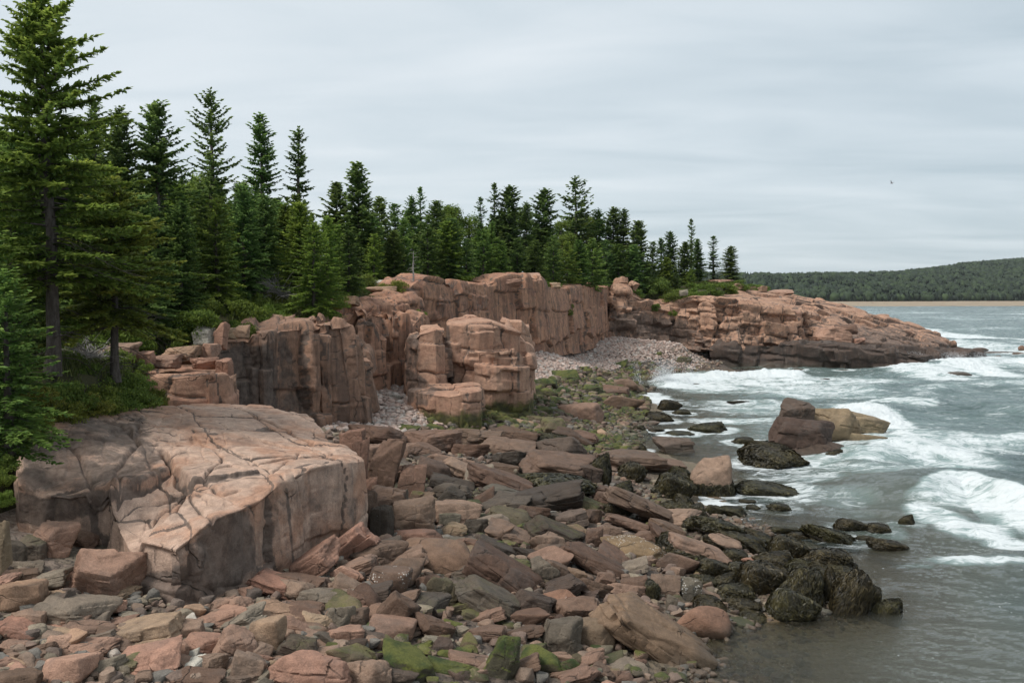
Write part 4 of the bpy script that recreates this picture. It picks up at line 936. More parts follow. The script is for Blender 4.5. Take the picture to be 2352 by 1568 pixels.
for r_ in [(1120, 845, 95, 45, 0, 'green', 'a'), (890, 760, 130, 110, 0, 'rose', 's'), (940, 860, 190, 90, -4, 'rose', 's'), (1080, 800, 100, 140, 0, 'rose', 's'), (840, 800, 80, 80, 10, 'rose', 'a'), (680, 850, 140, 110, 0, 'red', 'a'), (1140, 720, 130, 60, 4, 'tan', 'a'), (1270, 705, 90, 50, 0, 'rose', 'a'), (1060, 885, 90, 40, 0, 'rose', 'm'), (1270, 800, 80, 40, 0, 'pale', 'm'),
           (1340, 990, 130, 50, 8, 'green', 's'), (1460, 900, 130, 40, 0, 'tan', 's'), (1480, 985, 150, 50, 0, 'green', 'a'), (1600, 940, 90, 40, 0, 'olive', 'a'), (1750, 960, 100, 44, 0, 'green', 'a'), (1880, 980, 120, 50, 10, 'olive', 'a'), (1560, 890, 80, 30, 0, 'tan', 'm'), (1900, 900, 70, 34, 0, 'olive', 'm'), (1700, 920, 80, 30, 0, 'green', 'm'), (1600, 1000, 60, 34, 0, 'olive', 'm'), (1960, 930, 60, 40, 0, 'green', 'a'), (2040, 950, 110, 40, 12, 'tan', 's')]:
    B(z3, *r_[:5], col=r_[5], sh=r_[6], grp="boulders by the stack and the gully", at=None)
# blocks along the cliff tops
def block(x, y, w, h, Yd, col, sh='s', label=None, short=None, ang=0):
    return B(None, x, y, w, h, ang, col, sh, at=Yd, short=short, label=label, name="rock_block", grp="loose blocks along the cliff tops", cat="rock block", deep=0.9)
block(466, 771, 46, 42, 43.5, 'pale', label="squared pale grey block splashed with lichen, set against the green shrubs", short="squared pale block")
for r_ in [(418, 815, 74, 46, 40.5, 'tan'), (482, 808, 40, 38, 41.5, 'pink'), (472, 834, 66, 30, 40, 'pink'), (515, 846, 36, 46, 40, 'pink'), (528, 896, 30, 70, 39.5, 'rose'), (508, 772, 30, 60, 43.5, 'red'), (528, 766, 30, 26, 46, 'tan'), (556, 762, 34, 30, 46, 'tan'), (638, 740, 40, 34, 51, 'tan'), (664, 740, 24, 32, 51, 'pink'), (590, 748, 30, 22, 50, 'pink'),
           (1165, 650, 60, 18, 93, 'pink'), (1132, 648, 14, 18, 92, 'grey'), (868, 652, 46, 18, 78, 'pale'), (870, 665, 84, 14, 75, 'tan'), (800, 692, 50, 20, 64, 'tan'), (1205, 640, 70, 22, 97, 'pink'), (1275, 655, 24, 12, 103, 'tan'), (1570, 672, 20, 14, 132, 'grey'), (1690, 660, 40, 14, 148, 'tan'), (1650, 650, 60, 12, 150, 'pink'), (1752, 664, 20, 14, 152, 'tan'), (1790, 672, 60, 10, 156, 'pink'),
           (270, 808, 90, 40, 38.2, 'rose'), (330, 822, 50, 30, 39, 'red'), (380, 830, 70, 36, 39.6, 'rose')]:
    block(*r_)
# squared blocks on the headland bench
for r_ in [(1240, 330, 90, 40, 0, 'pink'), (1500, 400, 100, 44, 0, 'brown'), (1440, 435, 200, 28, 6, 'pink'), (1455, 452, 60, 34, 0, 'tan'), (800, 485, 90, 46, 0, 'brown'), (1560, 452, 60, 24, 0, 'pink'), (1400, 455, 60, 20, 0, 'tan')]:
    B(z4, *r_[:5], col=r_[5], sh='s', at=131.5 if r_[1] > 300 else 136, name="rock_block", grp="blocks resting on the headland", cat="rock block")

# --- rockweed-covered rocks
WEEDY = {}
def weed_mesh(kind, seed):
    """drooping rockweed fronds over a unit-box stone: every frond follows the surface downwards"""
    r = Rock(seed, 'w', 30)
    rng = np.random.default_rng(seed)
    pv = r.V; lo, hi = r.lo, r.hi
    def surf(d):
        rr = rock_r(d, r.N, r.D, r.p); P = d * rr[:, None]
        P = P + d * (0.14 * fbm3(P * 1.4, 3, r.seed) + 0.07 * fbm3(P * 3.3, 3, r.seed + 7))[:, None]
        return (P - (lo + hi) / 2) / (hi - lo)
    n = 5200 if kind == 'full' else 3000
    d = rng.normal(0, 1, (n * 2, 3)); d /= np.linalg.norm(d, axis=1)[:, None]
    d = d[(d[:, 2] > -0.35) if kind == 'full' else ((d[:, 2] > -0.5) & (d[:, 2] < 0.28))][:n]; n = len(d)
    th = rng.normal(0, 0.75, n) + 1.2 * fbm3(d * 2.5, 2, seed + 61)
    pts = []
    off = rng.uniform(0.004, 0.11, n) * rng.random(n)
    cur = d.copy()
    sl = rng.uniform(0.05, 0.10, n)
    for k in range(6):
        p = surf(cur); pts.append(p * (1 + off * (0.5 + 0.5 * math.sin(k * 0.9)))[:, None] + np.array([0, 0, 0.0]))
        tdir = np.stack([cur[:, 0] * cur[:, 2], cur[:, 1] * cur[:, 2], cur[:, 2] ** 2 - 1], 1)
        tdir /= np.linalg.norm(tdir, axis=1)[:, None] + 1e-6
        side = np.cross(cur, tdir)
        cur = cur + (tdir * np.cos(th)[:, None] + side * np.sin(th)[:, None]) * sl[:, None]
        th = th * 0.7 + rng.normal(0, 0.25, n)
        cur /= np.linalg.norm(cur, axis=1)[:, None]
    Pp = np.stack(pts, 1)
    T = np.gradient(Pp, axis=1); nn = Pp / (np.linalg.norm(Pp, axis=2)[..., None] + 1e-6)
    Sd = np.cross(T, nn); Sd /= np.linalg.norm(Sd, axis=2)[..., None] + 1e-6
    wd = rng.uniform(0.005, 0.012, n)[:, None, None] * np.array([0.8, 1.1, 1.3, 1.2, 0.9, 0.2])[None, :, None]
    tw = nn * rng.normal(0, 0.6, n)[:, None, None] * wd
    V = np.stack([Pp - Sd * wd - tw, Pp + Sd * wd + tw], 2).reshape(-1, 3)
    b = (np.arange(n) * 12)[:, None] + (np.arange(5) * 2)[None]
    q = np.stack([b, b + 1, b + 3, b + 2], -1).reshape(-1, 4)
    tv = np.repeat(np.clip(0.38 + 0.75 * fbm3(d * 2.2, 3, seed + 71) + rng.normal(0, 0.26, n), 0, 1), 12)
    tv = np.tile(np.array([0.5, 0.5, .6, .6, .8, .8, .9, .9, 1, 1, 1, 1]), n) * tv
    me = new_mesh("rockweed", V, q, None, True, {"tint": np.stack([tv, tv, tv], 1)}); me.materials.append(MAT['weed'])
    return r, me
Rock_w = Rock
class WR(Rock):
    def __init__(s, seed):
        super().__init__(seed, 'm', 30)
def build_weed():
    for kind, seeds in (('full', (501, 502, 503, 504, 505)), ('skirt', (511, 512))):
        WEEDY[kind] = [weed_mesh(kind, s) for s in seeds]
_old = Rock.__init__
def _init(s, seed, kind, n=30):
    if kind == 'w':
        rng = np.random.default_rng(seed)
        s.N, s.D = rock_planes(rng, 9, 0.28, np.array([1, 1, 1.0])); s.p = 11
        s.seed, s.kind = seed, kind; d, q = CSPH[n]
        V = d * rock_r(d, s.N, s.D, s.p)[:, None]
        V = V + d * (0.14 * fbm3(V * 1.4, 3, seed) + 0.07 * fbm3(V * 3.3, 3, seed + 7))[:, None]
        s.lo, s.hi = V.min(0), V.max(0); s.V = (V - (s.lo + s.hi) / 2) / (s.hi - s.lo); s.q = q; s.me = None
    else: _old(s, seed, kind, n)
Rock.__init__ = _init
build_weed()
def weedrock(z, cx, cy, w, h, ang=0, kind='full', col='black', short=None, label=None, at=None, grp="rockweed-covered rocks", deep=0.8):
    if at is None: w *= 1.12; h *= 1.3
    r, wm = WEEDY[kind][NB[0] % len(WEEDY[kind])]
    o = B(z, cx, cy, w, h, ang, col, 'm', moss=0.0, mesh=r, name="seaweed_rock", short=short, label=label, at=at, grp=grp, cat="seaweed rock", deep=deep)
    wd = bpy.data.objects.new("rockweed", wm); COL.objects.link(wd); wd.parent = o
    if not label:
        t = THINGS[-1]; k, sz = ("draped in dark rockweed", t[1].split()[0]) if kind == 'full' else ("skirted with rockweed", t[1].split()[0])
        THINGS[-1] = (o, sz + " rock " + k, "", *t[3:])
    return o
def wy(z, x, y):     # depth of a point of the water surface
    a, b = z(x, y); return atZ(a, b, 0.0)[1]
for r_ in [(580, 705, 140, 66, 10), (500, 705, 90, 50, 0), (395, 710, 120, 70, 0), (350, 690, 120, 100, 0), (520, 785, 240, 130, 15), (640, 855, 240, 125, 18), (860, 892, 165, 115, 0), (1060, 942, 245, 125, 6), (1040, 1025, 160, 110, 8), (720, 830, 130, 70, 20), (760, 860, 120, 80, 20),
           (740, 1040, 250, 190, -8), (930, 1080, 240, 210, 18), (1070, 1090, 100, 150, 10), (1180, 1130, 215, 235, 14), (1360, 1205, 165, 150, 20), (880, 1190, 235, 180, 4), (600, 1110, 210, 110, 6), (480, 1180, 160, 90, 0), (640, 1180, 170, 90, 6), (545, 1065, 120, 80, 0), (490, 990, 180, 110, 10),
           (270, 600, 170, 90, 8), (350, 560, 150, 110, 0), (90, 520, 120, 90, 0), (40, 600, 90, 70, 0), (20, 700, 130, 70, 0), (430, 930, 150, 100, 20), (310, 870, 190, 110, 12), (170, 1110, 100, 100, 0)]:
    weedrock(z6, *r_, grp="rockweed-covered rocks of the point")
for r_ in [(300, 690, 170, 90, 6), (420, 780, 170, 90, 10), (600, 930, 150, 90, 14), (960, 1010, 190, 110, 8), (1140, 1015, 160, 90, 10), (790, 955, 200, 110, 6), (640, 1010, 170, 90, 0), (1270, 1140, 130, 120, 14), (700, 1240, 150, 80, 4), (450, 1060, 130, 80, 8), (540, 620, 110, 60, 0)]:
    weedrock(z6, *r_, grp="rockweed-covered rocks of the point")
weedrock(z6, 480, 545, 215, 190, 0, 'skirt', 'rose', short="pink-capped rock", label="pink-topped rock with a thick skirt of rockweed beside the white water")
weedrock(z6, 440, 900, 330, 150, 14, 'skirt', 'rose'); weedrock(z6, 545, 865, 190, 130, 24, 'skirt', 'rose')
weedrock(z5, 1180, 430, 420, 130, 4, 'full'); weedrock(z5, 1440, 350, 120, 150, 0, 'full'); weedrock(z5, 1870, 440, 200, 140, 0, 'full'); weedrock(z5, 1500, 560, 140, 70, 8, 'full'); weedrock(z5, 1200, 210, 320, 60, 4, 'full')
B(z6, 810, 1258, 215, 66, 4, 'gold', 'r', short="golden stone", label="smooth golden-orange teardrop stone at the edge of the shallows"); B(z6, 640, 1278, 120, 70, 6, 'green', 'm'); B(z6, 785, 1218, 46, 26, 0, 'tan', 'm')
B(z6, 690, 965, 110, 66, 8, 'red', 'a'); B(z6, 590, 1000, 90, 50, 12, 'red', 'a'); B(z6, 500, 650, 105, 28, 0, 'tan', 'm'); B(z6, 530, 672, 70, 26, 0, 'gold', 'm'); B(z6, 940, 968, 90, 30, 8, 'rust', 'a'); B(z6, 830, 1020, 90, 60, 10, 'red', 'm'); B(z6, 840, 960, 120, 36, 14, 'red', 's'); B(z6, 905, 1100, 90, 34, 18, 'olive', 's'); B(z6, 355, 785, 110, 50, 4, 'pink', 'm')
# rocks standing in the water
W6 = [(275, 182, 105, 62, 0), (335, 215, 90, 30, 0), (218, 240, 145, 62, 0), (620, 165, 106, 18, 0), (468, 298, 180, 48, 3), (320, 322, 130, 30, 0), (645, 358, 118, 42, 0), (130, 393, 66, 42, 0), (210, 305, 76, 18, 0), (122, 295, 60, 30, 0), (755, 600, 300, 92, 2), (822, 688, 126, 54, 8), (697, 690, 72, 32, 0), (665, 660, 80, 24, 0),
      (1458, 758, 70, 66, 0), (1180, 778, 156, 94, 6), (1315, 792, 140, 80, 8), (1260, 844, 100, 30, 0), (1365, 878, 200, 76, 10), (1085, 832, 250, 100, 24), (850, 803, 170, 50, 0), (920, 832, 120, 32, 8)]
for r_ in W6:
    weedrock(z6, *r_, at=wy(z6, r_[0], r_[1] + r_[3] * 0.42), grp="rockweed-covered rocks standing in the surf")
B(z6, 295, 388, 156, 72, 0, 'dark', 's', at=wy(z6, 295, 420), short="squared dark rock", label="squared dark rock standing in the still water inside the surf")
for r_ in [(1170, 603, 42, 14), (1268, 593, 60, 16), (1893, 606, 46, 18), (2035, 613, 116, 22), (990, 633, 34, 9), (780, 661, 32, 9), (1400, 637, 44, 8), (1490, 595, 60, 10), (2300, 546, 92, 26), (2345, 491, 50, 28), (2330, 516, 64, 14), (2140, 497, 76, 20), (2160, 476, 34, 14), (1860, 618, 40, 8), (2210, 540, 70, 30), (2285, 485, 50, 10), (2240, 512, 130, 10)]:
    a, b = z4(r_[0], r_[1] + r_[3] * 0.45)
    B(z4, r_[0], r_[1], r_[2], r_[3], 0, 'dark' if r_[0] < 2200 else 'brown', 'm', at=atZ(a, b, 0)[1], name="wave_washed_rock", grp="dark rocks awash off the headland", cat="rock", deep=0.6)
# the islet
B(z6, 940, 350, 375, 250, 6, 'umber', 'a', at=wy(z6, 940, 450) , short="islet's front block", label="big dark pink block, the front of the surf-washed islet", name="islet_rock", grp="rocks of the surf-washed islet", cat="rock", deep=0.55)
B(z6, 905, 215, 185, 140, 3, 'umber', 'a', at=wy(z6, 940, 440) + 3, short="islet's topmost block", label="dark block perched on top of the surf-washed islet", name="islet_rock", cat="rock")
B(z6, 1080, 290, 320, 260, 10, 'sandy', 'a', moss=0.0, at=wy(z6, 1150, 420) + 2, short="islet's tan ridge", label="tan ridge behind the front block of the islet, split by a groove", name="islet_rock", cat="rock")
B(z6, 1210, 285, 330, 220, 12, 'sandy', 'a', moss=0.0, at=wy(z6, 1260, 390) + 3, name="islet_rock", grp="rocks of the surf-washed islet", cat="rock"); B(z6, 1190, 365, 290, 90, 4, 'sandy', 'm', moss=0.0, at=wy(z6, 1200, 400), name="islet_rock", grp="rocks of the surf-washed islet", cat="rock")
B(z6, 1430, 196, 205, 36, 8, 'dark', 'm', at=wy(z6, 1430, 210), name="wave_washed_rock", cat="rock", grp="dark rocks awash off the headland"); B(z6, 1245, 452, 112, 32, 0, 'black', 'm', at=wy(z6, 1245, 465), name="wave_washed_rock", cat="rock", grp="dark rocks awash off the headland")
weedrock(z6, 800, 428, 330, 150, 3, at=wy(z6, 800, 492), short="rockweed mound of the islet", label="wide mound of yellow-brown rockweed at the front of the islet"); B(z6, 1010, 400, 300, 120, 6, 'umber', 'm', at=wy(z6, 1010, 455), name="islet_rock", grp="rocks of the surf-washed islet", cat="rock", deep=0.5); weedrock(z6, 1075, 432, 150, 70, 0, at=wy(z6, 1070, 462)); weedrock(z6, 1240, 368, 190, 50, 4, at=wy(z6, 1240, 390))

# ------------------------------------------------------------------ filler boulders between the placed ones, and the loose stones nobody could count
def field(region, n, smin, smax, seed, colw, name, grp, ang=25, keep=0.5):
    rg = random.Random(seed); poly = np.array(region, float)
    x0, y0 = poly.min(0); x1, y1 = poly.max(0); k = 0; tries = 0
    while k < n and tries < n * 40:
        tries += 1
        x, y = rg.uniform(x0, x1), rg.uniform(y0, y1)
        if not in_poly(np.array([[x, y]]), poly)[0]: continue
        if any(abs(x - a) < keep * c * 0.5 and abs(y - b) < keep * d * 0.5 for a, b, c, d in PLACED): continue
        w = rg.uniform(smin, smax); c = rg.choices(list(colw), list(colw.values()))[0]
        B(None, x, y, w, w * rg.uniform(0.45, 0.8), rg.uniform(-ang, ang), c, rg.choice('aaasm'), name=name, grp=grp); k += 1
field([(800, 1180), (960, 1000), (1300, 1010), (1560, 1160), (1640, 1330), (1600, 1480), (1450, 1568), (820, 1568), (620, 1500), (880, 1250)], 62, 48, 105, 5, dict(brown=5, rose=5, umber=4, dark=2, grey=1, olive=1), "stone", "small stones wedged between the boulders")
field([(-200, 1330), (0, 1330), (850, 1580), (1540, 1580), (1520, 1740), (-200, 1740)], 30, 60, 170, 9, dict(pink=4, rose=5, brown=3, grey=2, tan=2, olive=1), "boulder", "boulders of the rocky shore")
field([(0, 1310), (160, 1330), (400, 1400), (620, 1330), (860, 1300), (850, 1568), (0, 1568)], 40, 48, 110, 6, dict(pink=4, rose=6, grey=2, tan=3, brown=2), "stone", "small stones wedged between the boulders")

def scatter(name, regions, label, colors, seed, mossy=0.0):
    """one mesh of loose stones; regions: (frame polygon, count, smallest, largest in metres)"""
    rng = np.random.default_rng(seed); acc = Acc()
    protos = [Rock(700 + seed * 10 + i, ('r' if i % 3 else 'm') if seed == 1 else ('a' if i % 3 else 'm'), 4 if seed == 1 else 5) for i in range(7)] 
    small = [Rock(800 + seed * 10 + i, 'r' if seed == 1 else 'm', 3) for i in range(6)]
    for poly, n, smin, smax, mz in regions:
        W = np.array([beach_hit(*p)[:2] for p in poly]); lo, hi = W.min(0), W.max(0)
        P = np.zeros((0, 2))
        while len(P) < n:
            c = rng.uniform(lo, hi, (n * 3, 2)); P = np.vstack([P, c[in_poly(c, W)]])
        P = P[:n]; Zb = BEACH(P[:, 0], P[:, 1])
        clump = fbm2(P[:, 0] * 0.35, P[:, 1] * 0.35, 3, seed)
        for (x, y), z, cl in zip(P, Zb, clump):
            s = smin * (smax / smin) ** (rng.random() ** 1.6)
            r = small[rng.integers(6)] if s * FPX / y < 14 else protos[rng.integers(7)]
            sc = np.array([s, s * rng.uniform(0.65, 1), s * rng.uniform(0.5, 0.8)])
            a = rng.uniform(0, 6.28); ca, sa = math.cos(a), math.sin(a)
            V = r.V * sc; tl = rng.normal(0, 0.3)
            V = V @ np.array([[1, 0, 0], [0, math.cos(tl), math.sin(tl)], [0, -math.sin(tl), math.cos(tl)]])
            V = np.stack([V[:, 0] * ca - V[:, 1] * sa + x, V[:, 0] * sa + V[:, 1] * ca + y, V[:, 2] + z + sc[2] * rng.uniform(0.1, 0.42)], 1)
            c = np.array(colors[rng.integers(len(colors))]) * rng.uniform(0.78, 1.15)
            acc.add(V, r.q, c=(*c, float(np.clip(mz * (0.6 + 1.3 * cl + rng.normal(0, 0.35)), 0, 1.3))))
    o = link(name, acc.mesh(name, True, 40), MAT['cobble']); tag(o, label, None, None, "stuff"); return o
PKC = [(0.47, 0.36, 0.31), (0.43, 0.32, 0.27), (0.50, 0.41, 0.36), (0.39, 0.28, 0.235), (0.44, 0.39, 0.35)]
BRC = [(0.20, 0.14, 0.11), (0.25, 0.18, 0.135), (0.15, 0.115, 0.095), (0.23, 0.19, 0.14), (0.17, 0.155, 0.135), (0.24, 0.16, 0.115)]
scatter("pebbles", [([(1225, 806), (1300, 796), (1390, 774), (1480, 780), (1580, 793), (1660, 826), (1610, 852), (1540, 850), (1440, 834), (1330, 848), (1228, 880)], 11500, 0.17, 0.46, 0.0),
                    ([(720, 960), (850, 880), (935, 868), (940, 915), (1060, 945), (1120, 960), (960, 1000), (860, 990), (760, 1000)], 3200, 0.16, 0.5, 0.0)],
        "pale pink pebbles heaped along the head of the cove and in the gully", PKC, 1)
scatter("shore_stones", [([(1228, 880), (1330, 850), (1440, 836), (1540, 850), (1600, 850), (1700, 852), (1560, 872), (1500, 915), (1480, 960), (1300, 960), (1100, 1010), (920, 1010), (1000, 960), (1130, 940), (1225, 915)], 2600, 0.25, 0.75, 1.1),
                         ([(1560, 800), (1650, 815), (1730, 846), (1640, 858), (1530, 856)], 1300, 0.2, 0.5, 0.15), ([(720, 975), (930, 1000), (1000, 1020), (860, 1060), (770, 1020)], 500, 0.15, 0.5, 0.0), ([(1150, 985), (1300, 960), (1470, 940), (1500, 1000), (1450, 1040), (1300, 1030)], 1500, 0.2, 0.6, 0.6),
                         ([(930, 1020), (1080, 990), (1400, 1010), (1600, 1200), (1660, 1330), (1620, 1480), (1560, 1568), (1540, 1760), (800, 1760), (640, 1480), (860, 1250), (950, 1150)], 3200, 0.14, 0.5, 0.4),
                         ([(-250, 1330), (0, 1300), (160, 1330), (420, 1400), (640, 1330), (860, 1250), (850, 1760), (-250, 1760)], 2300, 0.12, 0.45, 0.0),
                         ([(1560, 1150), (1720, 1190), (1920, 1300), (2010, 1410), (1900, 1470), (1800, 1600), (1560, 1600), (1560, 1500), (1640, 1330)], 1900, 0.1, 0.35, 0.2)],
        "loose brown, grey and mossy stones filling the gaps of the shore", BRC, 2)

# ------------------------------------------------------------------ trees
def spruce(seed, H, R, z0=0.06, gap=0.36, nb=6, twig=0.11, tw=0.055, tl=0.30, droop=0.25, tip=0.18, profile=0.55, open_=0.0, limbs=True, ragged=0.25, clump=0.9, up=0.62, hang=1.0, lean=0.0, dead=0):
    """a spruce: trunk and limbs in one mesh, needle sprays in the other"""
    rng = np.random.default_rng(seed)
    tr, cr = Acc(), Acc()
    zs = np.linspace(0, H, 14); r0 = H * 0.0135 + 0.03
    wob = np.stack([fbm2(zs * 0.2, zs * 0 + seed, 2, seed) * 0.12 + lean * zs, fbm2(zs * 0.2, zs * 0 + seed + 9, 2, seed) * 0.12, zs], 1); wob[0, :2] = 0
    tr.add(*tube_arr(wob, r0 * (1 - zs / H) ** 0.85 + 0.012 + 0.35 * r0 * np.exp(-zs / 0.35), 8))
    ax = lambda z: np.array([np.interp(z, zs, wob[:, 0]), np.interp(z, zs, wob[:, 1]), z])
    bases, dirs, quadsV, tints = [], [], [], []
    z = H * z0
    lobes = rng.uniform(0, 6.28, 3)
    while z < H * 0.985:
        t = z / H
        prof = (1 - t) ** profile * min(1.0, 0.45 + t * 3.0)
        n = max(3, int(nb * (0.55 + 0.6 * (1 - t)) + rng.uniform(-1, 1)))
        a0 = rng.uniform(0, 6.28)
        for b in range(n):
            if rng.random() < open_: continue
            az = a0 + b * 6.283 / n + rng.normal(0, 0.25)
            L = max(0.18, R * prof * rng.uniform(1 - ragged * 1.6, 1 + ragged * 0.6) * (1 + 0.16 * math.sin(az * 2 + lobes[0] + z * 0.4)))
            el = (up * t ** 1.4 - 0.22 * (1 - t)) + rng.normal(0, 0.12)
            s = np.linspace(0, 1, 6)
            rad = L * s; hz = L * (math.sin(el) * s - droop * s * s * (1 - t) * 1.2 + tip * s ** 3)
            p0 = ax(z + rng.uniform(-0.12, 0.12))
            bend = rng.normal(0, 0.15)
            P = np.stack([p0[0] + rad * np.cos(az + bend * s), p0[1] + rad * np.sin(az + bend * s), p0[2] + hz], 1)
            if limbs: tr.add(*tube_arr(P[:5], np.linspace(0.012 + 0.013 * L, 0.006, 5), 3))
            m = max(3, int(L / twig)); f0 = 0.12 + 0.25 * open_
            f = np.clip(np.linspace(f0, 1, m) + rng.normal(0, 0.03, m), 0, 1)
            C = np.stack([np.interp(f, s, P[:, k]) for k in range(3)], 1)
            fd = np.array([math.cos(az), math.sin(az), 0.0]); sd_ = np.array([-math.sin(az), math.cos(az), 0.0])
            for sg in (-1, 1):
                for rep in range(2):
                    ln = (tl * (0.45 + 0.9 * (1 - f)) * min(1.25, 0.5 + L * 0.42)) * rng.uniform(0.6, 1.3, m) * (1.0 if rep == 0 else 0.75)
                    an = rng.normal(0.95 if rep == 0 else 0.55, 0.22, m)
                    D = fd[None] * np.cos(an)[:, None] + sg * sd_[None] * np.sin(an)[:, None]
                    D[:, 2] += rng.normal(-0.10 + (0.45 * t), 0.22, m) + (0.15 if rep else 0)
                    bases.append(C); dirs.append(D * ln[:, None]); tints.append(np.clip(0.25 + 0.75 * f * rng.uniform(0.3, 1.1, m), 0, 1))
            mh = max(2, int(m * hang)); fh = rng.uniform(f0, 1, mh)       # branchlets that hang below the limb
            Ch = np.stack([np.interp(fh, s, P[:, k]) for k in range(3)], 1); ah = rng.uniform(0, 6.28, mh)
            Dh = np.stack([np.cos(ah) * 0.45 + 0.25 * fd[0], np.sin(ah) * 0.45 + 0.25 * fd[1], rng.uniform(-1.0, -0.45, mh)], 1) * (tl * rng.uniform(0.5, 1.0, mh) * (0.55 + 0.5 * (1 - fh)))[:, None]
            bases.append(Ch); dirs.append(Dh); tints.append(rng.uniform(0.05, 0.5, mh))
            bases.append(P[-1:]); dirs.append((fd * 0.8 + np.array([0, 0, 0.3]))[None] * tl * 0.8); tints.append(np.array([1.0]))
        z += gap * rng.uniform(0.75, 1.3) * (0.50 + 0.75 * (1 - t))
    # leader
    zt = np.linspace(H * 0.955, H * 1.01, 5)
    for zz in zt:
        for b in range(4):
            a = rng.uniform(0, 6.28); bases.append(ax(min(zz, H))[None]); dirs.append(np.array([[math.cos(a) * 0.12, math.sin(a) * 0.12, 0.16]])); tints.append(np.array([0.8]))
    Bs = np.concatenate(bases); Ds = np.concatenate(dirs); Ts = np.concatenate(tints)
    cl = fbm3(Bs * clump + seed, 3, seed); keep = cl > -0.42 + 0.25 * rng.random(len(Bs)) - 0.12
    Bs, Ds, Ts = Bs[keep], Ds[keep] * (0.85 + 0.45 * np.clip(cl[keep], -0.3, 0.6))[:, None], np.clip(Ts[keep] * (0.85 + 0.7 * cl[keep]), 0, 1)
    n = len(Bs)
    ln = np.linalg.norm(Ds, axis=1)[:, None]; U = Ds / (ln + 1e-6)
    rv = rng.normal(0, 1, (n, 3)); rv[:, 2] *= 0.5
    S1 = np.cross(U, np.array([0, 0, 1.0])[None] + rv * 0.45); S1 /= np.linalg.norm(S1, axis=1)[:, None] + 1e-6
    w = tw * rng.uniform(0.7, 1.35, n)[:, None]
    a = Bs - S1 * w * 0.45; b = Bs + S1 * w * 0.45; mid = Bs + Ds * 0.55; sag = np.array([0, 0, -1.0])[None] * ln * 0.10
    c = mid + S1 * w + sag * 0.3; d = mid - S1 * w + sag * 0.3; e = Bs + Ds + sag
    V = np.stack([a, b, c, d, e], 1).reshape(-1, 3)
    i = np.arange(n) * 5
    q = np.stack([i, i + 1, i + 2, i + 3], 1); tq = np.stack([i + 3, i + 2, i + 4], 1)
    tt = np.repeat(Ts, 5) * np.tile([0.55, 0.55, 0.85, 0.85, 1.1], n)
    for k in range(dead):     # bare dead limbs low on the trunk
        az = rng.uniform(0, 6.28); zz = H * rng.uniform(0.04, z0 + 0.12); L = rng.uniform(0.7, 2.6); s = np.linspace(0, 1, 7)
        P = np.stack([ax(zz)[0] + L * s * np.cos(az + s * rng.normal(0, .5)), ax(zz)[1] + L * s * np.sin(az + s * rng.normal(0, .5)), zz + L * (rng.uniform(-0.45, 0.2) * s + 0.1 * np.sin(s * 5))], 1)
        tr.add(*tube_arr(P, np.linspace(0.022, 0.005, 7), 3))
        for j in range(4):
            q0 = P[rng.integers(2, 6)]; a2 = az + rng.normal(0, 0.9); l2 = L * rng.uniform(0.2, 0.45)
            tr.add(*tube_arr(np.stack([q0 + l2 * x * np.array([math.cos(a2), math.sin(a2), rng.normal(0, .3)]) for x in (0, .5, 1)]), [0.009, .006, .003], 3))
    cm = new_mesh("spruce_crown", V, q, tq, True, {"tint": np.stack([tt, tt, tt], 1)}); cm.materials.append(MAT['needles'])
    tm = tr.mesh("spruce_trunk"); tm.materials.append(MAT['bark'])
    return tm, cm, H, R

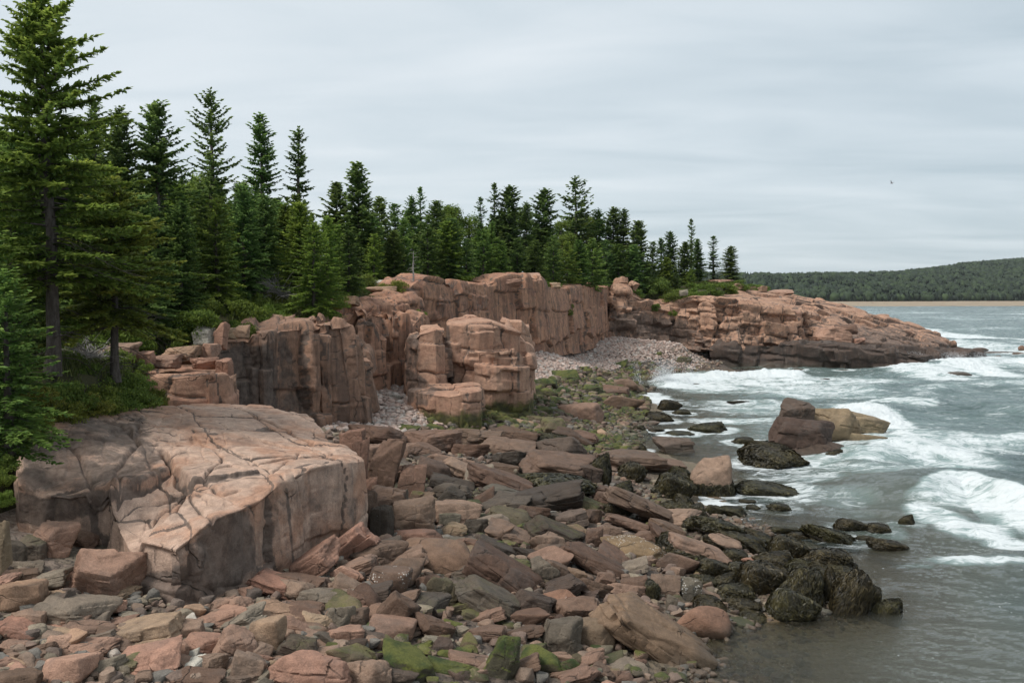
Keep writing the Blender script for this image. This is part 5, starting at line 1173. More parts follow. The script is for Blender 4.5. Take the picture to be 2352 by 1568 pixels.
def broadleaf(seed, H, R, n=9000, leaf=0.11, trunk=True, mat='leaves', base=0.25, nlobe=26, squash=1.0):
    rng = np.random.default_rng(seed); tr = Acc()
    zs = np.linspace(0, H * 0.85, 8); wob = np.stack([0.15 * np.sin(zs * 0.5 + seed), 0.15 * np.cos(zs * 0.6 + seed), zs], 1)
    L = []
    for k in range(nlobe):
        t = rng.uniform(base, 1.0); a = rng.uniform(0, 6.28)
        rr = R * math.sqrt(max(0.05, 1 - ((t - 0.55) / 0.55) ** 2)) * rng.uniform(0.35, 0.95)
        L.append((rr * math.cos(a), rr * math.sin(a), H * t * 0.93, R * rng.uniform(0.20, 0.42)))
    if trunk:
        tr.add(*tube_arr(wob, np.linspace(H * 0.018 + 0.03, 0.02, 8), 7))
        for x, y, z, r in L:
            zb = z * rng.uniform(0.45, 0.75); p0 = np.array([np.interp(zb, zs, wob[:, 0]), np.interp(zb, zs, wob[:, 1]), zb])
            s = np.linspace(0, 1, 5)[:, None]; P = p0 + (np.array([x, y, z]) - p0) * s; P[:, 2] += 0.2 * np.sin(s[:, 0] * 3)
            tr.add(*tube_arr(P, np.linspace(0.04, 0.008, 5), 4))
    A = np.array(L); k = rng.choice(nlobe, n, p=A[:, 3] ** 2 / (A[:, 3] ** 2).sum())
    d = rng.normal(0, 1, (n, 3)); d /= np.linalg.norm(d, axis=1)[:, None]
    d[:, 2] = np.abs(d[:, 2]) * np.where(rng.random(n) < 0.75, 1, -1)
    C = A[k, :3] + d * (A[k, 3] * rng.uniform(0.55, 1.08, n) ** 0.6)[:, None] * np.array([1.15, 1.15, 0.8 * squash])
    C += 0.06 * R * rng.normal(0, 1, (n, 3))
    C[:, 2] = np.maximum(C[:, 2], 0.03)
    N = d + rng.normal(0, 0.6, (n, 3)); N /= np.linalg.norm(N, axis=1)[:, None]
    T = np.cross(N, rng.normal(0, 1, (n, 3))); T /= np.linalg.norm(T, axis=1)[:, None]; S = np.cross(N, T)
    s = (leaf * rng.uniform(0.6, 1.4, n))[:, None]
    V = np.stack([C - T * s, C + S * s * 0.55 + N * s * 0.15, C + T * s, C - S * s * 0.55 + N * s * 0.15], 1).reshape(-1, 3)
    q = (np.arange(n) * 4)[:, None] + np.arange(4)[None]
    tt = np.repeat(np.clip(rng.uniform(0.1, 1, n), 0, 1), 4)
    cm = new_mesh("leaf_crown", V, q, None, True, {"tint": np.stack([tt, tt, tt], 1)}); cm.materials.append(MAT[mat])
    tm = None
    if trunk:
        tm = tr.mesh("tree_trunk"); tm.materials.append(MAT['bark'])
    return tm, cm, H, R

SPR = [spruce(11, 14, 2.7, 0.05, 0.33, 8, 0.10, 0.07, 0.42), spruce(12, 15, 2.4, 0.06, 0.36, 7, 0.10, 0.07, 0.40, open_=0.08), spruce(13, 13, 2.9, 0.04, 0.33, 8, 0.10, 0.07, 0.44, droop=0.35),
       spruce(14, 14, 2.0, 0.08, 0.42, 6, 0.10, 0.065, 0.36, open_=0.1, ragged=0.4), spruce(15, 8, 2.3, 0.02, 0.27, 7, 0.10, 0.05, 0.32, droop=0.3), spruce(16, 7, 1.9, 0.02, 0.25, 7, 0.10, 0.05, 0.30),
       spruce(17, 15, 2.7, 0.10, 0.48, 7, 0.10, 0.07, 0.40, open_=0.15, ragged=0.4, tip=0.3)]
FAR = [spruce(31, 14, 2.8, 0.04, 0.40, 7, 0.17, 0.13, 0.60, limbs=False), spruce(32, 14, 2.4, 0.05, 0.43, 7, 0.17, 0.13, 0.56, limbs=False, open_=0.06, ragged=0.35), spruce(33, 12, 3.0, 0.03, 0.38, 7, 0.17, 0.13, 0.62, limbs=False, droop=0.35),
       spruce(34, 15, 2.0, 0.08, 0.5, 6, 0.17, 0.12, 0.48, limbs=False, open_=0.12, ragged=0.4), spruce(35, 7, 2.1, 0.02, 0.30, 6, 0.17, 0.09, 0.42, limbs=False), spruce(36, 14, 3.0, 0.12, 0.62, 7, 0.17, 0.12, 0.56, limbs=True, open_=0.12, ragged=0.45, tip=0.3)]
DEC = [broadleaf(51, 9, 2.9, 9000, 0.13), broadleaf(52, 10, 2.4, 9000, 0.13), broadleaf(53, 7, 2.6, 8000, 0.12)]
TALL = spruce(41, 11.6, 3.6, 0.25, 0.24, 9, 0.055, 0.040, 0.31, droop=0.28, tip=0.14, profile=0.60, open_=0.14, ragged=0.45, dead=26, up=0.4, clump=0.8)
SECOND = spruce(42, 7.4, 3.2, 0.28, 0.21, 9, 0.055, 0.040, 0.30, droop=0.3, tip=0.14, profile=0.65, open_=0.12, ragged=0.45, dead=22, up=0.4, clump=0.9)
LOW = spruce(43, 4.2, 1.9, 0.02, 0.20, 7, 0.08, 0.04, 0.24, droop=0.35)

TREEPX = []
def tree(proto, x, yb, Yd, H, tint=(1, 1, 1), short=None, label=None, cat="spruce", name="spruce_tree", wide=1.0, loc=None, fam="spruces of the wooded shore"):
    if loc is None:
        p = atY(x, yb, Yd); loc = (p[0], p[1], land_z(p[0], p[1]) - 0.15)
    tm, cm, h0, r0 = proto
    root = empty(name, loc)
    root.rotation_euler = (RNG.uniform(-.02, .02), RNG.uniform(-.02, .02), RNG.uniform(0, 6.28)); s = H / h0
    root.scale = (s * wide, s * wide, s)
    t = bpy.data.objects.new("trunk", tm); COL.objects.link(t); t.parent = root
    c = bpy.data.objects.new("crown", cm); COL.objects.link(c); c.parent = root
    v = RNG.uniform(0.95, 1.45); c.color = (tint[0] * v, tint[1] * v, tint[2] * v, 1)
    px, py = proj((loc[0], loc[1], loc[2] + H))
    if label: tag(root, label, cat)
    else:
        k = "young" if H < 6.5 else "slender" if wide * r0 / h0 < 0.15 else "bushy" if wide * r0 / h0 > 0.22 else "dense"
        kc = "bluish-green" if tint[2] > 1.2 else "olive-green" if tint[0] > 1.25 else "dark green"
        THINGS.append((root, f"{k} {kc}" if cat == "spruce" else "light green leafy", "spruce" if cat == "spruce" else "tree", px, py + 0.35 * H / loc[1] * FPX, fam)); root["category"] = cat
    TREEPX.append((px, py, loc[1]))
    if short: landmark(root, short, xy=(px, py + 0.3 * H / loc[1] * FPX))
    return root
def tall(proto, x, ytop, Yd, **k):
    """a tree whose tip shows at frame position x, ytop"""
    p = atY(x, ytop, Yd); z0 = land_z(p[0], p[1]) - 0.15
    return tree(proto, 0, 0, 0, p[2] - z0, loc=(p[0], p[1], z0), **k)

p = atY(120, 856, 31.0); tree(TALL, 0, 0, 0, 11.9, (1.08, 1.0, 0.75), wide=1.12, loc=(p[0], 31.0, p[2] - 0.1), short="tall open spruce", label="tallest spruce, open-crowned with a bare lower trunk and dead limbs, on the heath bank")
p = atY(266, 872, 34.0); tree(SECOND, 0, 0, 0, 7.0, (1.15, 1.05, 0.75), wide=1.15, loc=(p[0], 34.0, p[2] - 0.1), short="low-spreading spruce", label="spreading yellow-green spruce with bare lower trunk beside the low pink outcrop")
SK = [(222, 232, 62, 1), (268, 243, 50, 0, "slim-topped dark spruce", "dark spruce with a narrow clubbed top behind the tall open spruce"), (362, 236, 52, 2, "bushy-tipped spruce", "dark brownish spruce with a ragged many-pronged tip on the skyline"), (490, 203, 60, 6, "storeyed spruce", "tall dark spruce with layered shelves of branches standing high on the skyline"),
      (605, 260, 66, 1, "mid-slope spruce", "tall pointed spruce with gaps in its crown, next along the skyline from the layered one"), (688, 293, 66, 3, "thin see-through spruce", "thin see-through spruce with sky between its short branches"), (826, 372, 84, 0, "broad-shouldered spruce", "broad-shouldered dark spruce above the grassy rock shelf"),
      (768, 420, 86, 2), (872, 452, 92, 0), (902, 470, 100, 4), (948, 448, 106, 1), (967, 430, 108, 3, "twin-spired spruce", "narrow spruce spire rising just above the canopy behind the sea stack"), (1000, 462, 112, 2), (1103, 453, 116, 3), (1137, 421, 118, 3, "slim spire spruce", "slim pale-topped spruce spire above the round-topped red cliff"),
      (1168, 426, 118, 0, "dark cone spruce", "dark cone-shaped spruce beside the slim spire above the round-topped red cliff"), (1206, 462, 120, 1), (1247, 433, 124, 0, "full-skirted spruce", "symmetrical dark spruce with a full skirt above the sheer red wall"), (1326, 406, 138, 5, "wind-shaped spruce", "tallest spruce over the sheer red wall, flat branch layers and open gaps"),
      (1378, 478, 140, 1), (1408, 476, 141, 0), (1432, 478, 142, 1), (1466, 508, 138, 2), (1500, 556, 142, 4), (1520, 545, 148, 1), (1542, 531, 149, 0), (1588, 503, 150, 3, "bare-sided spruce", "tall thin spruce near the end of the wood with short bristly branches"), (1572, 556, 144, 2), (1602, 548, 152, 0),
      (1640, 542, 154, 3, "slender headland spruce", "slender spruce standing apart on the headland, the farther out but one"), (1677, 565, 152, 0, "last headland spruce", "cone-shaped spruce standing last and alone at the end of the wooded headland")]
for q_ in SK:
    P_ = FAR if q_[2] > 76 else SPR
    tall(P_[q_[3] % len(P_)], q_[0], q_[1], q_[2], short=q_[4] if len(q_) > 4 else None, label=q_[5] if len(q_) > 5 else None, tint=(0.8, 0.85, 0.9), wide=RNG.uniform(1.15, 1.35) * (0.85 if q_[3] == 3 and q_[2] > 140 and q_[0] < 1620 else 1.5 if q_[0] > 1620 else 1))
# front row along the cliff tops: skirts that reach the rock
ENV = np.array([(-300, 260), (0, 300), (200, 330), (300, 350), (420, 400), (560, 415), (640, 430), (760, 460), (860, 478), (950, 480), (1050, 482), (1150, 492), (1300, 505), (1450, 525), (1500, 570), (1560, 580), (1620, 620), (1660, 640), (1800, 660)], float)
FR = [(20, 980, 24.5, 4.6, 4), (35, 860, 33, 6.5, 4), (-30, 860, 28, 5, 5), (340, 790, 44, 8.5, 2), (420, 770, 47, 9.5, 0), (210, 800, 44, 9, 2), (120, 760, 48, 11, 0), (30, 760, 46, 10, 2), (500, 730, 53, 9, 4), (560, 700, 57, 9.5, 2), (610, 700, 60, 10, 0), (300, 740, 50, 11, 0),
      (720, 735, 54.5, 5.6, 4), (750, 715, 57, 8.0, 4), (690, 700, 59, 9.5, 2), (660, 690, 63, 11, 0), (800, 690, 68, 8, 4), (770, 680, 72, 11, 2), (860, 655, 82, 9, 4), (905, 655, 84, 10, 2), (930, 652, 86, 8, 4), (985, 640, 90, 10, 4), (1030, 645, 92, 10, 2), (1070, 640, 94, 9.5, 4), (1110, 645, 99, 9, 4), (1150, 640, 102, 9, 2),
      (1190, 645, 105, 9, 4), (1230, 645, 107, 10, 2), (1270, 650, 110, 7, 4), (1300, 655, 112.5, 8, 4), (1330, 655, 117, 9, 2), (1360, 655, 121, 9, 4), (1390, 660, 133, 8, 4), (1420, 655, 134, 9, 2), (1455, 665, 134.5, 10, 2), (1490, 680, 136, 8, 4), (1530, 680, 138, 8, 2), (1555, 672, 138, 8.5, 4), (1585, 665, 141, 7.5, 4), (1610, 655, 144, 5, 4), (1660, 640, 156, 3.5, 4), (1625, 640, 158, 4, 4), (1700, 645, 158, 2.2, 4), (1745, 655, 159, 2.0, 4), (1775, 662, 160, 1.8, 4)]
for x, yb, Yd, H, k in FR:
    P_ = SPR if Yd < 70 else FAR
    if Yd < 70: pr = P_[{4: 4, 2: 2, 0: 0, 5: 5}[k]]
    else: pr = P_[{4: 4, 2: 2, 0: 0}[k]]
    t_ = RNG.choice([(0.9, 1.0, 0.9), (1.0, 1.08, 1.22), (1.12, 1.1, 0.8), (0.8, 0.85, 0.85)])
    q_ = atY(x, yb, Yd); H = min(H, atY(x, np.interp(x, ENV[:, 0], ENV[:, 1]) + RNG.uniform(10, 60), Yd)[2] - land_z(q_[0], q_[1]))
    tree(pr, x, yb, Yd, H * RNG.uniform(0.92, 1.08), t_, wide=RNG.uniform(1.2, 1.6))
# leafy trees
for x, yt, Yd, k in [(438, 400, 66, 0), (420, 470, 60, 1),  (20, 300, 52, 0), (-40, 330, 48, 1), (1020, 468, 118, 1), (1055, 474, 118, 0), (1290, 500, 136, 1), (1180, 485, 124, 0), (320, 430, 56, 1), (1345, 500, 144, 2)]:
    tall(DEC[k], x, yt, Yd, tint=(1, 1, 0.9), cat="leafy tree", name="broadleaf_tree", fam="leafy trees among the spruces")
# the wood behind: every tree stays below the skyline of the photograph
rg = random.Random(99); got = []
tr_ = 0
while len(got) < 190 and tr_ < 6000:
    tr_ += 1
    Yd = rg.uniform(40, 165); x = rg.uniform(-120, 1620)
    p = atY(x, 600, Yd)
    s_ = sdist(np.array([[p[0], p[1]]]), LAND)[0]
    if s_ < 3.0: continue
    if any((p[0] - a) ** 2 + (p[1] - b) ** 2 < (2.2 + Yd * 0.007) ** 2 for a, b in got): continue
    z0 = land_z(p[0], p[1]) - 0.2
    ytop = np.interp(x, ENV[:, 0], ENV[:, 1]) + rg.uniform(0, 80)
    H = atY(x, ytop, Yd)[2] - z0
    if H < 4: continue
    if H > 17: H = rg.uniform(12, 16)
    if Yd < 55 and x > 520: continue
    got.append((p[0], p[1]))
    P_ = SPR[:4] + [SPR[6]] if Yd < 70 else FAR[:4]
    t_ = rg.choice([(0.9, 1.0, 0.9), (0.85, 0.9, 0.9), (1.0, 1.05, 1.25), (1.3, 1.25, 0.8)])
    tree(P_[rg.randrange(len(P_))], 0, 0, 0, H, t_, loc=(p[0], p[1], z0), wide=rg.uniform(1.05, 1.4))

# the bleached snag on the cliff edge
ac = Acc(); rng = np.random.default_rng(3)
ac.add(*tube_arr([(0, 0, 0), (0.03, 0, 1), (0.0, 0.02, 2), (0.05, 0, 3.1)], [0.09, 0.07, 0.05, 0.015], 6))
for k in range(26):
    a = rng.uniform(0, 6.28); z = rng.uniform(0.4, 3.0); l = rng.uniform(0.15, 0.6)
    ac.add(*tube_arr([(0, 0, z), (l * .6 * math.cos(a), l * .6 * math.sin(a), z + rng.uniform(-.1, .1)), (l * math.cos(a), l * math.sin(a), z + rng.uniform(-.25, .15))], [0.02, 0.012, 0.006], 4))
p = atY(949, 668, 77.5); o = link("dead_tree", ac.mesh("dead_tree"), MAT['deadwood']); o.location = p
tag(o, "thin bare grey dead tree at the cliff edge beside the round-topped red cliff", "dead tree"); landmark(o, "bare dead tree", xy=(949, 625))

# ------------------------------------------------------------------ shrubs, heath and grass
BUSH = [broadleaf(61 + i, 1.0, 0.85, 3600, 0.055, False, 'leaves', 0.1, 16) for i in range(3)]
HEATH = [broadleaf(71 + i, 0.8, 0.95, 3600, 0.05, False, 'heath', 0.05, 16, 0.7) for i in range(3)]
def bush(x, y, Yd, w, h, kind='b', tint=(1, 1, 1), label=None, short=None):
    P_ = (BUSH if kind == 'b' else HEATH); _, cm, h0, r0 = P_[RNG.randrange(3)]
    p = atY(x, y + h / 2, Yd); k = Yd / FPX
    o = bpy.data.objects.new("shrub", cm); COL.objects.link(o)
    o.location = (p[0], p[1], p[2] - 0.1 * h * k); s = w * k / (2 * r0) * 0.92
    o.scale = (s, s * 0.9, min(h * k / h0 * 1.15, s * 1.15)); o.rotation_euler = (0, 0, RNG.uniform(0, 6.28)); v = RNG.uniform(0.85, 1.15)
    o.color = (tint[0] * v, tint[1] * v, tint[2] * v, 1)
    if label: tag(o, label, "shrub")
    else: THINGS.append((o, ("bright green leafy" if kind == 'b' else "dark olive low" if tint[0] <= 1.1 else "brownish low"), "shrub", x, y, "shrubs and heath on the banks"))
    if short: landmark(o, short, xy=(x, y))
for r_ in [(450, 740, 44.0, 110, 80), (415, 790, 43, 90, 90), (380, 745, 46, 120, 90), (330, 842, 38.4, 54, 34), (470, 710, 50, 90, 70), (600, 692, 54, 66, 44), (570, 730, 50.5, 110, 60), (620, 722, 52, 80, 50), (530, 752, 48.5, 60, 40), (300, 770, 42, 120, 80), (210, 790, 40, 120, 70), (140, 740, 42, 140, 90), (60, 760, 40, 140, 90), (20, 820, 34, 100, 80), (650, 712, 54, 60, 44), (520, 690, 56, 100, 60),
           (965, 705, 74, 36, 50), (1305, 708, 108, 34, 26), (1505, 700, 131, 26, 26), (1545, 716, 131, 22, 18), (800, 665, 70, 80, 40), (960, 640, 84, 50, 24), (1060, 640, 92, 70, 20), (1270, 660, 106, 44, 20), (1690, 655, 150, 60, 16), (1740, 663, 155, 60, 14), (1600, 665, 140, 60, 20), (10, 1120, 21.0, 50, 70), (5, 1090, 22, 60, 50), (1130, 645, 96, 44, 16), (835, 660, 78, 70, 24), (1600, 676, 136, 60, 22), (1640, 668, 140, 70, 24), (1670, 666, 144, 60, 20), (1570, 680, 134.5, 50, 24), (1700, 662, 149, 50, 16), (1620, 660, 146, 60, 20)]:
    bush(*r_, kind='b', tint=(1, 1, 0.9))
for r_ in [(80, 900, 29.0, 130, 80), (160, 890, 30.5, 140, 90), (230, 900, 32.3, 130, 80), (300, 905, 33.8, 120, 70), (340, 925, 34.6, 80, 40), (120, 935, 29.6, 130, 60), (190, 925, 31, 120, 60), (260, 930, 33, 110, 44), (60, 950, 27.6, 110, 70), (40, 880, 30, 100, 80), (330, 880, 36.5, 90, 50), (200, 860, 33.5, 120, 66), (290, 865, 36, 90, 50), (100, 850, 32, 100, 60), (150, 950, 29.8, 110, 50), (220, 948, 31.6, 110, 44), (300, 932, 34, 90, 40), (360, 928, 35.6, 70, 34), (80, 960, 28.4, 90, 60), (30, 1000, 26, 90, 70), (10, 1040, 24, 80, 70), (300, 880, 35, 110, 66), (240, 880, 34, 110, 66), (170, 865, 33, 110, 66), (360, 900, 36, 70, 50), (80, 985, 27.2, 70, 44),
           (560, 760, 47.8, 80, 34), (600, 745, 50, 80, 44), (650, 735, 51.6, 60, 30), (500, 755, 47, 50, 40), (690, 690, 57, 90, 60), (730, 700, 57, 90, 60), (540, 710, 54, 100, 60), (640, 680, 58, 90, 60), (780, 690, 62, 60, 36), (830, 652, 77, 80, 30), (900, 662, 76, 70, 24), (760, 660, 66, 90, 60), (1500, 660, 136, 90, 40), (1460, 668, 131, 40, 30), (1540, 680, 134, 60, 24), (440, 800, 41.6, 50, 30), (150, 830, 35, 130, 70), (240, 825, 37, 120, 66)]:
    bush(*r_, kind='h', tint=(1.2, 1.0, 0.85) if RNG.random() < 0.25 else (1, 1.12, 1))
# grey dead brush on the bank
ac = Acc(); rng = np.random.default_rng(8)
for k in range(150):
    a = rng.uniform(0, 6.28); el = rng.uniform(0.05, 1.1); l = rng.uniform(0.5, 1.7); s = np.linspace(0, 1, 5); b0 = rng.normal(0, 0.25, 2)
    P = np.stack([b0[0] + l * s * math.cos(a) * math.cos(el) + 0.1 * np.sin(s * 5 + a), b0[1] + l * s * math.sin(a) * math.cos(el), l * math.sin(el) * s - 0.3 * s * s], 1)
    ac.add(*tube_arr(P, np.linspace(0.02, 0.006, 5), 3))
me_ = ac.mesh("dead_shrub")
for x, y, Yd, sc, lb in [(640, 660, 58, 1.5, "tangle of bleached grey dead branches on the bank above the dark stained cliff"), (600, 640, 60, 1.2, "pale dead shrub half hidden by green, behind the larger grey tangle"), (200, 800, 36, 0.9, "low grey dead brush under the tall open spruce")]:
    o = link("dead_shrub", me_, MAT['deadwood']); p = atY(x, y + 20, Yd); o.location = p; o.scale = (sc,) * 3; o.rotation_euler = (0, 0, x); tag(o, lb, "dead shrub", "grey dead shrubs on the bank")
# grass
def grass(name, poly, n, hmin, hmax, seed, label):
    rng = np.random.default_rng(seed); W = np.array(poly); lo, hi = W.min(0), W.max(0); P = np.zeros((0, 2))
    while len(P) < n:
        c = rng.uniform(lo, hi, (n * 2, 2)); c = c[in_poly(c, W)]; c = c[fbm2(c[:, 0] * 0.5, c[:, 1] * 0.5, 3, seed) > -0.25]; P = np.vstack([P, c])
    P = P[:n]; Z = hill_z(P[:, 0], P[:, 1]) - 0.05
    a = rng.uniform(0, 6.28, n); h = rng.uniform(hmin, hmax, n); w = 0.018 + P[:, 1] * 0.00035; ln = rng.uniform(0.1, 0.5, n) * h
    dx, dy = np.cos(a), np.sin(a); b = rng.uniform(0, 6.28, n)
    V = np.stack([np.stack([P[:, 0] - dx * w, P[:, 1] - dy * w, Z], 1), np.stack([P[:, 0] + dx * w, P[:, 1] + dy * w, Z], 1), np.stack([P[:, 0] + ln * np.cos(b), P[:, 1] + ln * np.sin(b), Z + h], 1)], 1).reshape(-1, 3)
    t = np.arange(n * 3).reshape(-1, 3); tt = np.repeat(rng.uniform(0, 1, n), 3)
    o = link(name, new_mesh(name, V, None, t, True, {"tint": np.stack([tt] * 3, 1)}), MAT['grass']); tag(o, label, None, None, "stuff")
grass("grass", [(-22, 22), (-13.6, 25), (-13.2, 29.5), (-12.2, 33.4), (-13, 37), (-15, 39), (-14.6, 44), (-14.9, 49), (-11.6, 53), (-20, 60), (-30, 50)], 42000, 0.12, 0.42, 1, "rough grass between the shrubs of the heath bank")
grass("cliff_top_grass", [(-14, 53), (-10, 57), (-10.4, 66), (-9, 80), (-3, 93), (2.5, 103), (8, 118), (12, 136), (26, 138), (31, 144), (36, 156), (38, 166), (20, 150), (0, 120), (-8, 100), (-18, 70)], 42000, 0.15, 0.5, 2, "green grass fringe along the cliff tops")

# ------------------------------------------------------------------ the sea
WROCKS = [(proj(o.location), o) for o in COL.objects if o.name.startswith(("wave_washed", "islet", "seaweed_rock"))]
Yr = [11.0]
while Yr[-1] < 2600: Yr.append(Yr[-1] + max(0.06, Yr[-1] * 0.0052))
Yr = np.array(Yr)
tx = np.concatenate([np.linspace(-0.5, 0.05, 30, endpoint=False), np.linspace(0.05, 0.56, 640), np.linspace(0.56, 1.2, 40)[1:]])
X = Yr[:, None] * tx[None]; Y = np.repeat(Yr[:, None], len(tx), 1)
fade = np.clip(60 / Y, 0.0, 1.0)
h = 0.24 * fbm2(X * 0.22 + Y * 0.05, Y * 0.42, 4, 1) + 0.12 * fbm2(X * 0.9, Y * 1.3 + X * 0.3, 4, 4) + 0.02 * fbm2(X * 3.2, Y * 4.5, 2, 9)
h = h + sstep(60, 160, Y) * (0.38 * fbm2(X * 0.06 + Y * 0.02, Y * 0.13, 3, 12))
calm = sstep(26, 36, Y + 0.35 * (X - 8) * 0) * 0.65 + 0.35
h = h * calm
foam = np.zeros_like(h)
def wpt(x, y): p = atZ(x, y, 0.0); return p[0], p[1]
def polyd(L):
    W = np.array([wpt(*p) for p in L]); best = np.full(X.shape, 1e9); sg = np.zeros(X.shape); tt = np.zeros(X.shape); n = len(W) - 1
    for i, (a, b) in enumerate(zip(W[:-1], W[1:])):
        ab = b - a; t = ((X - a[0]) * ab[0] + (Y - a[1]) * ab[1]) / (ab @ ab); tc_ = np.clip(t, 0, 1)
        dx = X - a[0] - tc_ * ab[0]; dy = Y - a[1] - tc_ * ab[1]; d = np.hypot(dx, dy); m = d < best
        best = np.where(m, d, best); sg = np.where(m, np.sign(ab[0] * dy - ab[1] * dx), sg); tt = np.where(m, (i + tc_) / n, tt)
    return best * sg, tt          # positive on the seaward (far) side
def ridge(L, ht, back, front, fo=0.0, flen=2.0, ends=0.18):
    global h, foam
    d, t = polyd(L)
    d = d + 0.5 * fbm2(X * 0.35, Y * 0.35, 3, 33)
    e = sstep(0, ends, t) * sstep(0, ends, 1 - t) if ends else 1.0
    prof = np.where(d > 0, np.exp(-(d / back) ** 2), np.exp(-(d / front) ** 2))
    h = h + ht * prof * e
    if fo: foam = np.maximum(foam, fo * e * sstep(-flen - 1.2, -flen * 0.35, d) * sstep(0.5, -0.15, d))
ridge([(2040, 1180), (2090, 1150), (2160, 1125), (2240, 1128), (2352, 1165), (2500, 1220), (2700, 1290)], 0.95, 4.2, 1.5, 0.98, 4.2, 0.22)
ridge([(1880, 1075), (2020, 1040), (2180, 1022), (2330, 1015), (2520, 1010)], 0.65, 4.0, 2.2, 0.85, 4.5)
ridge([(1930, 975), (2080, 940), (2230, 938), (2400, 955), (2600, 960)], 0.75, 5.0, 3.0, 0.0)
ridge([(1990, 915), (2170, 890), (2352, 885), (2560, 890)], 0.6, 6, 3.5, 0.7, 4.0)
ridge([(2060, 872), (2180, 846), (2300, 838), (2500, 840)], 1.0, 6.0, 3.5, 0.95, 7.0)
ridge([(1500, 885), (1560, 872), (1640, 862), (1760, 858), (1880, 862)], 0.55, 5, 2.5, 1.2, 7.0, 0.1)
ridge([(1700, 915), (1900, 900), (2060, 905)], 0.4, 4, 2.5, 0.8, 4.0)
for L, ht in [([(2150, 800), (2300, 790), (2500, 788)], 0.9), ([(2080, 765), (2250, 758), (2500, 756)], 0.9), ([(2000, 735), (2200, 730), (2500, 732)], 0.8)]:
    ridge(L, ht, 14, 9, 0.6, 14.0)
def blob(x, y, rx, ry, a):
    global foam
    cx, cy = wpt(x, y); k = cy / FPX
    sx, sy = rx * k, ry * cy * cy / (CAM_H * FPX)
    r = np.hypot((X - cx) / sx, (Y - cy) / sy)
    foam = np.maximum(foam, a * sstep(1.25, 0.35, r))
for b_ in [(1600, 880, 150, 28, 1.0), (1760, 872, 220, 24, 0.95), (1950, 876, 200, 24, 0.85), (2120, 860, 110, 24, 1.0), (2200, 845, 90, 26, 1.3), (2280, 835, 90, 16, 0.9), (2170, 770, 110, 26, 1.0), (2260, 800, 140, 24, 0.85), (2240, 745, 140, 12, 0.5), (1500, 915, 60, 24, 1.05), (1560, 930, 80, 20, 0.7),
           (1720, 935, 240, 30, 0.72), (1850, 900, 260, 30, 0.8), (1680, 966, 170, 9, 0.9), (1600, 995, 120, 9, 0.75), (2000, 960, 70, 34, 1.3), (2030, 1000, 60, 40, 1.1), (2120, 1010, 150, 44, 0.85), (2150, 1050, 180, 40, 0.95), (2000, 1090, 210, 36, 0.78), (1850, 1100, 140, 34, 0.72), (1760, 1095, 100, 22, 0.66), (2150, 1190, 80, 34, 1.0), (2240, 1220, 110, 26, 1.05), (2330, 1248, 90, 20, 1.0),
           (1900, 1150, 180, 26, 0.62), (1640, 1156, 70, 20, 1.1), (1680, 1140, 60, 22, 0.8), (2230, 1292, 150, 12, 0.75), (2100, 1302, 70, 9, 0.6), (2330, 1290, 80, 14, 0.7), (1870, 1060, 120, 30, 0.7), (1940, 1180, 120, 16, 0.5), (2000, 1240, 90, 12, 0.36), (1700, 1070, 60, 20, 0.5), (2080, 1430, 60, 44, 0.34), (2110, 1370, 40, 24, 0.36)]:
    blob(*b_)
far = sstep(75, 200, Y)
foam = np.maximum(foam, 0.36 * far + 0.40 * far * (fbm2(X * 0.02, Y * 0.035, 3, 51) + 0.2))
foam = np.maximum(foam, 0.52 * sstep(44, 60, Y) * sstep(0.1, 0.3, X / Y))
foam = np.maximum(foam, 0.26 + 0.12 * sstep(34, 44, Y))
# white water round the rocks that stand in the surf
for (px, py), o in WROCKS:
    cx, cy, cz = o.location
    if cy < 36: continue
    r = np.hypot((X - cx) / (o.scale[0] * 0.62 + 0.25), (Y - cy) / (o.scale[1] * 0.62 + 0.5))
    foam = np.maximum(foam, (0.62 if cy < 45 else 0.85) * sstep(1.7, 0.95, r))
foam = foam * (1 + 0.22 * fbm2(X * 0.25 - Y * 0.05, Y * 0.6, 4, 91))
